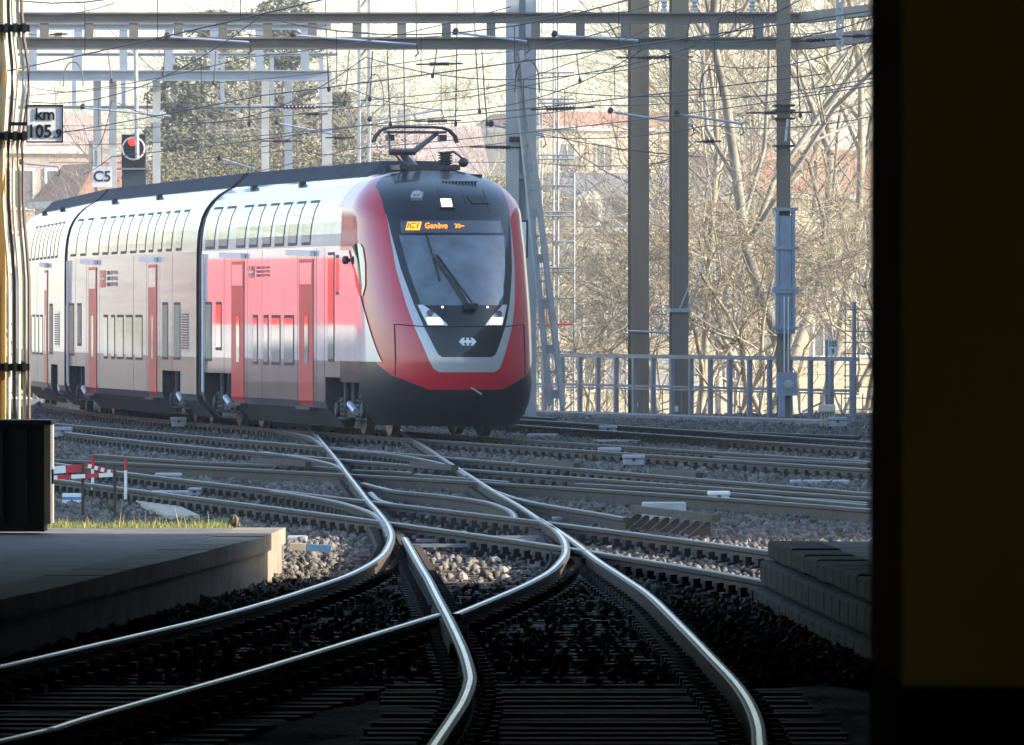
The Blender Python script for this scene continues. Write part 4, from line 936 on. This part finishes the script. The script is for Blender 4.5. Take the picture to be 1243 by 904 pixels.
# ------------------------------------------------------------------ overhead wires
def wire_pts(pts, sag=0, n=8):
    out = []
    for a, c in zip(pts, pts[1:]):
        a, c = Vector(a), Vector(c)
        for i in range(n):
            t = i/n; p = a+(c-a)*t; p.z -= sag*4*t*(1-t); out.append(p)
    out.append(Vector(pts[-1])); return out
def overhead(pair, label, sups, zc=5.22, zm=6.35):
    t = thing('overhead_line', label, 'overhead line', group='overhead contact lines'); f0, f1 = interp_fn(pair[0]), interp_fn(pair[1])
    cx = lambda D: (f0(D)+f1(D))/2
    cp, mp = [], []
    for i, (a, c) in enumerate(zip(sups, sups[1:])):
        zz_ = .2 if i % 2 else -.2
        A_, C_ = Vector((cx(a)+zz_, a, zc)), Vector((cx(c)-zz_, c, zc)); cp += wire_pts([A_, C_], .03)
        Am, Cm = A_.copy(), C_.copy(); Am.z = Cm.z = zm; mw = wire_pts([Am, Cm], .75, 12); mp += mw
        n = max(3, int((c-a)/7))
        for k in range(1, n):
            u = k/n; p = A_+(C_-A_)*u; zt = zm-.75*4*u*(1-u); b = MB(); b.tube([(p.x,p.y,zc-.02),(p.x,p.y,zt)], .006, 3); b.build('dropper', M_wire, t)
    b = MB(); b.tube(cp, .009, 4); b.build('contact_wire', M_wire, t); b = MB(); b.tube(mp, .009, 4); b.build('messenger_wire', M_wire, t)
overhead(T0, 'contact and messenger wires above the train track', [132, 168, 202, 228], 5.2)
overhead(T1, 'wires above the far track by the fence', [136, 170, 202, 250], 5.35, 6.6)
overhead(TA, 'wires above the first track crossing before the train', [108, 150, 196], 5.3, 6.5)
overhead(TB, 'wires above the track crossing beyond the sunlit ballast', [95, 140, 185], 5.3, 6.6)
WL = [([(32,116,225),(300,69,195),(620,8,160)], 'wire climbing from the distance sign to the gantry top'), ([(32,104,240),(130,107,236),(560,66,190),(760,30,170)], 'wire rising behind the near gantry'),
 ([(32,160,240),(450,128,210),(700,90,185),(860,55,172),(1060,22,160)], 'long wire rising across the whole view'), ([(32,176,250),(440,152,215),(720,128,190),(1060,95,165)], 'long wire below the rising one'),
 ([(200,132,235),(620,103,195),(860,114,190),(1060,99,165)], 'wire bent at the middle mast'), ([(450,178,230),(660,166,205),(860,152,190),(1060,141,170)], 'low wire right of the lattice mast'),
 ([(60,197,280),(350,182,260),(640,196,230),(830,194,206)], 'lowest wire tied to the two brown masts'), ([(32,41,215),(300,42,205),(560,41,203),(760,44,203)], 'level wire along the near gantry'),
 ([(500,26,203),(700,12,180),(800,2,170)], 'short wire above the gantry middle'), ([(32,15,200),(140,3,190)], 'short wire at the top left corner'),
 ([(610,150,210),(850,190,206)], 'thin stay falling to the right mast'), ([(590,108,205),(800,28,190),(900,10,180)], 'steep wire right of the pale mast'), ([(832,46,200),(950,40,190),(1060,20,176)], 'wire under the gantry end'), ([(32,150,300),(250,145,290),(440,160,270)], 'faint far wire at left'),([(100,175,300),(300,200,280),(430,195,260)], 'faint far wire sagging above the roofs')]
for pts, lab in WL:
    b = MB(); b.tube(wire_pts([PX(*p) for p in pts], .12), .009 if 'faint' not in lab else .007, 4); tag(b.build('overhead_wire', M_wire), lab, 'wire', 'single overhead wires')
def insulator(x0, y0, x1, y1, D, lab, n=9, r=.075, m=None):
    t = thing('strain_insulator', lab, 'insulator', group='ribbed strain insulators'); a, c = PX(x0,y0,D), PX(x1,y1,D); L = (c-a).length; b = MB(); b.tube([a, c], .02, 6); b.build('rod', M_wire, t)
    pr = []
    for k in range(n): u = L*(.28+.44*k/n); pr += [(u,.03),(u+L*.012,r),(u+L*.02,r),(u+L*.032,.03)]
    b = MB(); b.lathe(a, c-a, pr, 9); b.build('sheds', m or M_insul, t)
for q in ((318,130,410,129.5,225,'upper dark insulator of the pair above the second car'),(362,138,398,138,225,'lower dark insulator of the pair above the second car'),(505,78,562,77,205,'insulator left of the pale mast under the gantry'),(503,147,560,146,215,'insulator above the pantograph head'),
    (640,133,722,130,206,'insulator right of the pale mast'),(748,70,842,69,206,'long thin insulator across the two brown masts'),(846,172,876,171,203,'short fat insulator right of the brown masts'),(960,50,1020,47,190,'fat insulator at the gantry end'),(1022,44,1064,43,184,'fat insulator touching the dark pillar'),(905,137,985,136,197,'insulator across the slim mast'),(317,171,368,171,230,'small insulator just above the second car roof'),(60,42,82,41,204,'small insulator at the gantry near the cable post'),(395,167,430,167,232,'thin insulator above the car joint'),(570,178,640,179,206,'thin insulator right of the pantograph')):
    insulator(*q, r=.085 if 'fat' in q[5] else .05)
def arm(x0, y0, x1, y1, D, lab):
    t = thing('registration_arm', lab, 'registration arm', group='pale tubular registration arms'); a, c = PX(x0,y0,D), PX(x1,y1,D)
    b = MB(); b.tube([a, c], .028, 6); b.build('tube', M_wirel, t); b = MB(); b.lathe(a+Vector((-.12,0,.06)), (1,0,-.5), [(0,.04),(.03,.07),(.08,.07),(.12,.03)], 8); b.build('end_insulator', M_dark, t)
    b = MB(); b.tube([c, c+Vector((.05,0,-.18)), c+Vector((-.02,0,-.24))], .018, 5); b.build('clamp', M_dark, t)
for q in ((207,45,302,51,201.6,'registration arm at the gantry left, above the conifers'),(360,43,505,54,201.6,'longest registration arm under the gantry middle'),(557,40,640,50,201.6,'registration arm ending at the pale mast top'),(677,43,775,49,201.6,'registration arm before the left brown mast'),
    (745,136,840,151,210,'registration arm crossing the two brown masts low'),(826,139,900,150,204,'registration arm right of the brown masts'),(453,146,536,133,225,'registration arm above the pantograph, tilted up'),(104,131,207,141,228,'registration arm below the second gantry at left'),(340,150,406,163,230,'registration arm left of the lattice mast'),(270,193,310,205,245,'short registration arm above the second car'),(600,152,660,165,207,'registration arm on the pale mast'),(28,198,70,202,245,'registration arm peeking from the cable post')): arm(*q)
for x, y, wd, ht, D, lab in ((89,105,24,30,215,'arched jumper cable near the distance sign'),(862,118,25,34,190,'arched jumper cable left of the slim mast'),(885,40,28,26,195,'arched jumper cable inside the gantry at right'),(640,112,30,40,205,'arched jumper cable at the pale mast'),(455,130,22,40,222,'arched jumper cable at the lattice mast'),(415,150,24,22,222,'small arched jumper cable above the car joint')):
    b = MB(); b.tube([PX(x-wd/2*math.cos(math.pi*i/10)*(1.0), y-ht*math.sin(math.pi*i/10)**.7 if 0 < i < 10 else y, D) for i in range(11)], .012, 4); tag(b.build('jumper_cable', M_wire), lab, 'cable', 'arched jumper cables')
HG = [(131,60,98,204),(303,40,150,205),(395,0,108,203),(452,62,120,204),(470,62,150,204),(505,0,55,203),(530,60,92,203),(555,0,150,204),(575,0,135,204),(585,62,150,204),(700,65,98,203),(838,20,48,200),(915,20,45,200),(967,60,140,197),(200,60,90,204),(262,62,100,204),(424,60,125,210),(490,60,185,210)]
HGL = ['cable dropping past the second gantry near the signal','cable hanging between the two left registration arms','long cable left of the lattice mast, from the top edge','cable just right of the lattice mast','longer cable beside the one right of the lattice mast','short cable at the top edge above the pantograph','short cable over the patch of white sky','long cable from the top edge above the pantograph insulator','long cable from the top edge near the insulator','cable closest to the pale mast','cable right of the scaffold below the gantry','short cable inside the gantry by the right brown mast','short cable inside the gantry, right of the brown masts','cable right beside the slim mast','short cable left of the leftmost registration arm','cable over the dark conifers','thin cable left of the lattice mast, below the gantry','longest cable, ending near the pantograph head']
for i, (x, y0, y1, D) in enumerate(HG):
    b = MB(); dx = random.uniform(-6, 8); b.tube([PX(x,y0,D), PX(x+dx*.4,(y0+y1)/2,D), PX(x+dx,y1,D)], .012, 4); b.lathe(PX(x+dx,y1,D), (0,0,1), [(-.06,.01),(-.03,.04),(.03,.04),(.06,.01)], 6)
    tag(b.build('hanging_cable', M_wire), HGL[i], 'cable', 'thin cables hanging from the gantry')
br = thing('perforated_bracket', 'white perforated bracket at the gantry right end', 'bracket'); a, e = PX(1015,57,196), PX(1024,-5,196)
for sx in (a.x, e.x-.045): b = MB(); b.box((sx,196,a.z),(sx+.045,196.05,e.z)); b.build('strap', M_galvl, br)
for k in range(7): z = a.z+(e.z-a.z)*k/6; b = MB(); b.box((a.x+.045,196.005,z-.05),(e.x-.045,196.045,z+.05)); b.build('batten', M_galvl, br)
for x in (806,843,913): 
    b = MB(); b.lathe(PX(x,14,202), (0,0,1), [(0,.07),(.05,.07),(.08,.04),(.12,.07),(.16,.04),(.2,.07),(.24,.03),(.5,.03)], 8); tag(b.build('post_insulator', M_galvl), {806:'post insulator between the two brown masts on the gantry',843:'post insulator just right of the right brown mast',913:'post insulator farthest right on the gantry'}[x], 'insulator', 'post insulators on the gantry top')
# ------------------------------------------------------------------ buildings beyond the yard
def windows(t, rows, cols, x0, x1, z0, z1, ww, wh, mfr, mgl, shut=None):
    for r_ in range(rows):
        for c_ in range(cols):
            x = x0+(x1-x0)*(c_+.5)/cols; z = z0+(z1-z0)*(r_+.5)/rows; b = MB()
            for q in ((-ww/2-.12,-wh/2-.12,ww/2+.12,-wh/2),(-ww/2-.12,wh/2,ww/2+.12,wh/2+.14),(-ww/2-.12,-wh/2,-ww/2,wh/2),(ww/2,-wh/2,ww/2+.12,wh/2),(-.03,-wh/2,.03,wh/2)): b.box((x+q[0],-.10,z+q[1]),(x+q[2],.02,z+q[3]))
            f = b.build('window', mfr, t); b = MB(); b.box((x-ww/2,-.02,z-wh/2),(x+ww/2,.01,z+wh/2)); b.build('pane', mgl, f)
            if shut:
                for sx in (-1,1): b = MB(); b.box((x+sx*(ww/2+.42)-.28,-.06,z-wh/2),(x+sx*(ww/2+.42)+.28,-.01,z+wh/2)); b.build('shutter', shut, f)
def house(label, px, D, wd, dp, ztop, roofh, mw, mr, rz, rows, cols, z0=-3.6, mans=True, dormers=0, shut=None, gable=False):
    x = (px-621.5)/F*D; t = thing('house', label, 'house', (x, D, 0), rz)
    b = MB(); b.box((0,0,z0),(wd,dp,ztop)); b.build('wall', mw, t); b = MB(); b.box((-.3,-.3,ztop+.002),(wd+.3,dp+.3,ztop+.3)); b.build('cornice', M_tw2, t)
    b = MB(); zr = ztop+.302; i = 1.0 if mans else dp/2-.1; ix = 1.0 if not gable else -.2
    lo = [(-.2,-.2,zr),(wd+.2,-.2,zr),(wd+.2,dp+.2,zr),(-.2,dp+.2,zr)]; hi = [(ix,i,zr+roofh),(wd-ix,i,zr+roofh),(wd-ix,dp-i,zr+roofh),(ix,dp-i,zr+roofh)]
    b.poly(hi); b.poly(lo[::-1])
    for k in range(4): b.quad(lo[k],lo[(k+1)%4],hi[(k+1)%4],hi[k])
    rf = b.build('roof', mr, t); fixnormals(rf)
    for k in range(dormers):
        dx = wd*(k+.5)/dormers; b = MB(); b.box((dx-.65,-.15,zr+.05),(dx+.65,1.3,zr+1.5)); b.poly([(dx-.85,-.25,zr+1.5),(dx+.85,-.25,zr+1.5),(dx,-.25,zr+2.1)]); b.quad((dx-.85,-.25,zr+1.5),(dx,-.25,zr+2.1),(dx,1.8,zr+2.1),(dx-.85,1.8,zr+1.5)); b.quad((dx+.85,-.25,zr+1.5),(dx,-.25,zr+2.1),(dx,1.8,zr+2.1),(dx+.85,1.8,zr+1.5))
        d_ = b.build('dormer', M_tw2, rf); b = MB(); b.box((dx-.42,-.19,zr+.25),(dx+.42,-.155,zr+1.35)); b.build('pane', M_wg, rf)
    windows(t, rows, cols, .6, wd-.6, max(z0+1, ztop-3.2*rows), ztop-.2, 1.05, 1.75, M_tw2, M_wg, shut)
    b = MB(); b.box((wd*.3,dp*.45,zr+roofh*.5),(wd*.3+.7,dp*.45+.7,zr+roofh+1.0)); b.build('chimney', M_conc, rf)
    return t
M_tw2 = mat('stone_trim', (.62,.58,.50), .8, 0, .1); M_wg = mat('house_window_glass', (.06,.07,.09), .08, 0, .2, coat=.6)
M_cream = mat('cream_render', (.50,.41,.26), .9, 0, .2, .5); M_pinkw = mat('pink_cream_render', (.56,.44,.31), .9, 0, .12, .4); M_pinkl = mat('dusty_pink_render', (.38,.29,.25), .9, 0, .2, .4)
M_slate = mat('slate_roof', (.13,.15,.20), .7, 0, .25, 2); M_tile = mat('clay_tile_roof', (.36,.16,.10), .85, 0, .3, 2.5); M_tilep = mat('faded_pink_roof', (.42,.30,.28), .85, 0, .25, 1.5)
house('cream house with slate mansard roof and white dormers behind the bare trees', 628, 520, 13, 12, 6.2, 2.9, M_cream, M_slate, R(12), 3, 5, dormers=5, shut=mat('grey_shutter', (.30,.32,.34), .8, 0, .1))
house('tall sunlit pinkish block rising behind the slate roof', 655, 660, 12, 12, 14.2, 1.0, M_pinkw, M_tile, R(22), 5, 4)
house('cream house half hidden by bare trees at the right', 860, 560, 16, 12, 8.5, 2.5, M_cream, M_tile, R(14), 3, 6)
house('dusty pink block behind the cable post and signal', -10, 470, 6.5, 10, 9.6, 1.6, M_pinkl, M_tilep, R(20), 4, 3)
house('lower cream building between the gantry legs at far left', 95, 420, 5.0, 8, 6.5, 1.6, M_pinkw, M_tile, R(16), 3, 3)
house('house with faded pink roof behind the pantograph', 455, 600, 7, 11, 9.6, 3.6, M_pinkl, M_tilep, R(8), 3, 4, mans=False, gable=True)
# ------------------------------------------------------------------ trees
M_bark = mat('pale_bark', (.33,.29,.22), .85, 0, .5, 2.2); M_twig = mat('twig_ochre', (.30,.25,.165), .85, 0, .4, .8); M_twigg = mat('twig_grey', (.20,.185,.16), .85, 0, .3, .8); M_barkd = mat('grey_bark', (.24,.22,.19), .85, 0, .35, 1.5)
def tubes_mesh(name, segs, m, sides):
    n = len(segs); A_ = np.array([s[0] for s in segs]); B_ = np.array([s[1] for s in segs]); r0 = np.array([s[2] for s in segs]); r1 = np.array([s[3] for s in segs])
    d = B_-A_; d /= np.maximum(np.linalg.norm(d, axis=1), 1e-6)[:, None]; ref = np.where(np.abs(d[:, 2:3]) < .9, np.array([[0,0,1.]]), np.array([[1.,0,0]])); u = np.cross(d, ref); u /= np.linalg.norm(u, axis=1)[:, None]; v = np.cross(d, u)
    an = 2*np.pi*np.arange(sides)/sides; ring = np.cos(an)[None,:,None]*u[:,None]+np.sin(an)[None,:,None]*v[:,None]
    V = np.concatenate([A_[:,None]+ring*r0[:,None,None], B_[:,None]+ring*r1[:,None,None]], 1).reshape(-1,3)
    j = np.arange(sides); k = (j+1)%sides; q = np.stack([j,k,k+sides,j+sides],1); Fc = (q[None]+(2*sides*np.arange(n))[:,None,None]).reshape(-1,4)
    me = bpy.data.meshes.new(name); me.vertices.add(len(V)); me.vertices.foreach_set('co', V.reshape(-1).astype(np.float32)); me.loops.add(len(Fc)*4); me.loops.foreach_set('vertex_index', Fc.reshape(-1).astype(np.int32)); me.polygons.add(len(Fc)); me.polygons.foreach_set('loop_start', np.arange(0,len(Fc)*4,4,dtype=np.int32)); me.update(calc_edges=True)
    me.polygons.foreach_set('use_smooth', [True]*len(Fc)); me.materials.append(m); return me
def bare_proto(seed, h=15, spread=1.0, kids=(7,6,6,5), droop=0.0, twig=M_twig, bark=M_bark):
    rr = random.Random(seed); big, small = [], []
    def grow(p, d, L, r, lev):
        n = max(3, int(6-lev)) if lev else 9; pts = [p]; dd = d.copy()
        for i in range(n):
            dd = (dd+Vector((rr.gauss(0,.22+.03*lev), rr.gauss(0,.22+.03*lev), rr.gauss(.03,.12)+(.06 if lev < 3 else -droop)))).normalized(); pts.append(pts[-1]+dd*(L/n))
        for i in range(n):
            ra, rb = r*(1-.55*i/n), r*(1-.55*(i+1)/n); (big if lev < 3 else small).append((tuple(pts[i]), tuple(pts[i+1]), max(ra,.007), max(rb,.005)))
        if lev >= len(kids): return
        k_ = kids[lev]
        for i in range(k_):
            t = rr.uniform(.28 if lev else .22, 1.0)*n; j = min(n-1, int(t)); q = pts[j]+(pts[j+1]-pts[j])*(t-j); base = (pts[j+1]-pts[j]).normalized()
            az = rr.uniform(0, 6.283); ax = base.cross(Vector((math.cos(az), math.sin(az), .3))).normalized(); a = rr.uniform(.5, 1.05)*spread
            nd = (Matrix.Rotation(a, 3, ax) @ base); grow(q, nd, L*rr.uniform(.42,.66), r*(1-.55*t/n)*rr.uniform(.45,.65), lev+1)
    grow(Vector((0,0,0)), Vector((0,0,1)), h, h*.0085+.03, 0)
    return tubes_mesh('trunk', big, bark, 6), tubes_mesh('crown', small, twig, 3)
BP = [bare_proto(1,15,1.0,(8,6,6,4)), bare_proto(5,14,1.1,(8,6,5,4),.03), bare_proto(9,16,.95,(9,6,6,4),.0,M_twig,M_barkd), bare_proto(14,13,1.2,(8,6,6,4),.04,M_twigg,M_barkd)]
def put_tree(proto, px, D, z, rz, sc, label, name='bare_tree', grp='bare trees beyond the fence'):
    t = thing(name, label, 'tree', ((px-621.5)/F*D, D, z), rz, grp); t.scale = (sc,)*3
    for me, nm in zip(proto, ('trunk','crown')): inst(me, nm, t, Matrix.Identity(4))
for i, (px, D, z, rz, sc, pi, lab) in enumerate(((700,236,-3.4,.5,.46,1,'bare tree forking wide in front of the cream house'),(742,262,-3.4,2.1,.42,1,'slender bare tree just left of the left brown mast'),(795,240,-3.4,3.3,.72,3,'bare tree between the two brown masts'),(850,232,-3.4,.9,.8,0,'bare tree just right of the right brown mast'),(885,262,-3.4,4.4,.95,1,'bare tree midway between brown mast and slim mast'),
    (925,240,-3.4,5.5,.9,2,'bare tree left of the slim mast'),(985,228,-3.4,1.4,1.0,2,'pale barked plane tree right of the slim mast'),(1032,236,-3.4,2.7,.95,0,'bare tree behind the small distance sign'),(1060,255,-3.4,3.9,1.0,3,'bare tree at the edge of the dark pillar'),(960,285,-3.4,.2,1.0,3,'far bare tree behind the slim mast'),(830,300,-3.4,5.0,.75,1,'far bare tree behind the right brown mast'),(1005,300,-3.4,2.2,1.1,1,'far bare tree behind the lattice panel'),(900,330,-3.4,1.0,.9,0,'farthest bare tree at the right'),(668,300,-3.4,3.0,.55,3,'small bare tree seen through the scaffold'))):
    put_tree(BP[pi], px, D, z, rz, sc, lab)
for px, D, sc, pi, rz, lab in ((470,330,.75,1,.3,'bare tree behind the pantograph head'),(505,350,.55,3,1.3,'low bare tree under the patch of white sky'),(575,330,.68,0,2.3,'bare tree just left of the pale mast'),(605,345,.7,1,4.0,'bare tree hidden behind the pale mast'),(425,340,.85,3,5.2,'bare tree left of the lattice mast'),(150,380,.55,0,3.7,'bare tree behind the red signal'),(60,360,.62,1,.8,'bare tree below the distance sign')):
    put_tree(BP[pi], px, D, -3.4, rz, sc, lab, grp='bare trees behind the train')
def ever_proto(seed, h, cone=True, N=20000):
    r = np.random.default_rng(seed); z = r.random(N)**(.8)*h*.93+h*.05; fr = 1-(z/h)
    env = (.06+.26*fr)*h if cone else h*.30*np.sqrt(np.clip(1-((z-h*.58)/(h*.46))**2, .01, 1))
    lay = .65+.35*np.sin(z*5+r.random(N)) if cone else 1
    cl = r.normal(size=(60,3)); th = r.random(N)*6.283; lob = 1+.25*np.sin(th*3+z*1.3)+.15*np.sin(th*5-z*2.1); rad = env*lay*lob*np.sqrt(r.uniform(.15,1,N))
    P = np.stack([rad*np.cos(th), rad*np.sin(th), z-.18*rad], 1); s_ = r.uniform(.03,.075,N)*h/13
    a = r.normal(size=(N,3)); a[:,2] *= .5; a /= np.linalg.norm(a,axis=1)[:,None]; c_ = np.cross(a, r.normal(size=(N,3))); c_ /= np.linalg.norm(c_,axis=1)[:,None]
    V = np.stack([P-a*s_[:,None]*1.3, P+c_*s_[:,None]*.6, P+a*s_[:,None]*1.3, P-c_*s_[:,None]*.6],1).reshape(-1,3); Fc = np.arange(N*4)
    me = bpy.data.meshes.new('crown'); me.vertices.add(N*4); me.vertices.foreach_set('co', V.reshape(-1).astype(np.float32)); me.loops.add(N*4); me.loops.foreach_set('vertex_index', Fc.astype(np.int32)); me.polygons.add(N); me.polygons.foreach_set('loop_start', np.arange(0,N*4,4,dtype=np.int32)); me.update(calc_edges=True)
    me.materials.append(mat('evergreen_foliage' if cone else 'olive_foliage', (.13,.13,.08) if cone else (.18,.16,.09), .85, 0, .35, 1.2, island=.25))
    segs = [((0,0,0),(0,0,h*.5),.03*h**.8,.02*h**.8),((0,0,h*.5),(.05,0,h*.95),.02*h**.8,.01)]
    rr = random.Random(seed)
    for k in range(26): zz_ = h*rr.uniform(.15,.85); a_ = rr.uniform(0,6.28); L = h*.22*(1-zz_/h)+.3; segs.append(((0,0,zz_),(L*math.cos(a_),L*math.sin(a_),zz_+(.3 if not cone else -.1)*L),.05,.015))
    return tubes_mesh('trunk', segs, M_barkd, 6), me
EP = [ever_proto(2, 14), ever_proto(3, 12, False, 18000), ever_proto(4, 16), ever_proto(6, 13, False, 18000)]
for px, D, sc, pi, lab in ((215,330,1.0,0,'dark conifer right of the signal'),(262,360,1.05,2,'tall conifer behind the second gantry'),(300,340,.95,1,'olive leafy tree between the gantry legs'),(345,370,1.1,2,'tall conifer behind the middle gantry leg'),(385,345,1.0,3,'olive tree behind the broad gantry leg'),(415,370,1.0,0,'conifer left of the lattice mast'),(455,400,.95,3,'yellowish tree right of the lattice mast'),(175,400,.7,1,'low olive tree behind the signal'),(555,420,.72,2,'conifer right of the white sky patch'),(600,400,.8,0,'conifer at the left of the pale mast'),(490,430,.7,1,'low olive tree behind the pantograph'),(120,450,.6,3,'low olive tree above the third car')):
    put_tree(EP[pi], px, D, -3.4, px*.1, sc, lab, 'leafy_tree', 'leafy trees behind the train')
for px, D, sc, pi, lab in ((240,320,.85,3,'olive tree low behind the second gantry left bay'),(322,330,.9,3,'olive tree behind the leftmost gantry leg'),(365,320,.95,1,'olive tree between middle and broad gantry legs'),(440,350,.9,1,'olive tree straight behind the lattice mast'),(530,380,.62,3,'olive bush under the white sky patch'),(195,350,.75,3,'olive bush right of the signal screen'),(625,380,.85,3,'olive tree behind the pale mast'),(85,430,.55,1,'olive bush above the third car roof')):
    put_tree(EP[pi], px, D, -3.4, px*.3, sc, lab, 'leafy_tree', 'leafy trees behind the train')
SP = [bare_proto(31, 5, 1.2, (8,6,5,3), .02), bare_proto(37, 5.5, 1.1, (8,6,5,3), .0, M_twigg)]
SL = ['scrubby shrub behind the scaffold foot','scrubby shrub right of the scaffold','scrubby shrub left of the left brown mast','scrubby shrub showing between the brown masts','scrubby shrub just right of the right brown mast','scrubby shrub behind the widest fence bays','scrubby shrub midway to the slim mast','scrubby shrub touching the slim mast at left','scrubby shrub touching the slim mast at right','scrubby shrub under the small distance sign','scrubby shrub behind the lattice panel']
for i, px in enumerate((655,700,745,800,845,880,912,938,972,1008,1045)):
    put_tree(SP[i % 2], px, 227+(i*37 % 9)-(px-640)*.012, -1.6-.2*(i % 3), i*1.7, (.6 if 0 < i < 4 else .9)+.08*(i % 4), SL[i], 'bare_shrub', 'scrub behind the fence')
for i, (x, y, lab) in enumerate(((-26,205,'tree beyond the left edge nearest the added shed'),(-27.5,222,'second tree along the added shed, out of view'),(-29,238,'third tree along the added shed, out of view'),(-31,255,'fourth tree along the added shed, out of view'),(-33.5,272,'fifth tree along the added shed, out of view'),(-36,290,'farthest tree along the added shed, out of view'))):
    t = thing('leafy_tree', lab, 'tree', (x, y, -.3), i*1.3, 'unseen trees along the added shed'); t.scale = (.62+.08*(i % 3),)*3  # out of view, added as dark shapes for the car windows to mirror
    for me, nm in zip(EP[(1,3)[i % 2]], ('trunk','crown')): inst(me, nm, t, Matrix.Identity(4))
gs = thing('reflection_shed', 'long dark unseen shed added left of the view to darken the train reflections', 'building', (-33, 215, 0), R(9))  # unseen shed, added to darken what the train's flank mirrors
b = MB(); b.box((-10,0,-.3),(0,150,5.2)); b.build('wall', mat('dark_shed_wall', (.13,.115,.10), .85, 0, .35, .3), gs); b = MB(); b.poly([(.6,-.5,5.203),(.6,150.5,5.203),(-5,150.5,8.2),(-5,-.5,8.2)]); b.poly([(-5,-.5,8.2),(-5,150.5,8.2),(-10.6,150.5,5.203),(-10.6,-.5,5.203)]); b.build('roof', M_slate, gs)  # wall colour kept dark so its sunlit face mirrors as grey
for k in range(14): b = MB(); b.box((0,4+k*10.5,.2),(.06,9+k*10.5,3.9)); b.build('gate', M_dark if k % 2 else M_galv, gs)
FL = ['far grey tree above the third car, leftmost','far grey tree under the distance sign','far grey tree left of the letter sign','far grey tree behind the letter sign','far grey tree behind the signal','far grey tree right of the signal','far grey tree in the first bay of gantry legs','far grey tree in the second bay of gantry legs','far grey tree behind the broad gantry leg','far grey tree just left of the lattice mast','far grey tree just right of the lattice mast','far grey tree behind the collector head','far grey tree right of the collector head','far grey tree left of the pale mast','far grey tree right of the pale mast','far grey tree behind the scaffold']
for i, lab in enumerate(FL):
    put_tree(BP[(3,1,2,3)[i % 4]], 38+i*40+(i*17 % 13), 410+(i*53 % 90), -3.4, i*2.1, (.62,.8,.95,1.05,1.0)[min(4, i//2)] if i < 10 else (.78,.72,.7,.8,.75,.6)[i-10], lab, 'bare_tree', 'far grey trees behind the train')
# red railcar standing left of the view, mirrored in the train's flank
rc = thing('red_railcar', 'red and grey railcar standing on the sidings left of the view', 'railcar', (-19.5, 184, 0), R(4))
b = MB(); b.box((-1.4,0,1.75),(1.4,42,3.35)); b.build('body', mat('red_railcar_paint', (.60,.03,.03), .35, 0, .05), rc); b = MB(); b.box((-1.4,0,.5),(1.4,42,1.747)); b.build('skirt', M_galvl, rc)
b = MB(); b.box((-1.4,0,3.353),(1.4,42,3.9)); b.build('roof', M_galvl, rc); b = MB(); b.box((-1.2,1,.1),(1.2,41,.497)); b.build('underframe', M_under, rc)
# haze over the whole place
b = MB(); b.box((-905,-65,-5),(905,1405,22)); hz = b.build('haze', None); hz['kind'] = 'stuff'; hz['label'] = 'thin pale haze over the yard'
hm = bpy.data.materials.new('haze'); hm.use_nodes = True; n_ = hm.node_tree; n_.nodes.remove(n_.nodes['Principled BSDF']); pv = n_.nodes.new('ShaderNodeVolumePrincipled'); pv.inputs['Color'].default_value = (.93,.95,1,1); pv.inputs['Density'].default_value = .0004; pv.inputs['Anisotropy'].default_value = .2
n_.links.new(pv.outputs[0], n_.nodes['Material Output'].inputs['Volume']); hz.data.materials.clear(); hz.data.materials.append(hm)
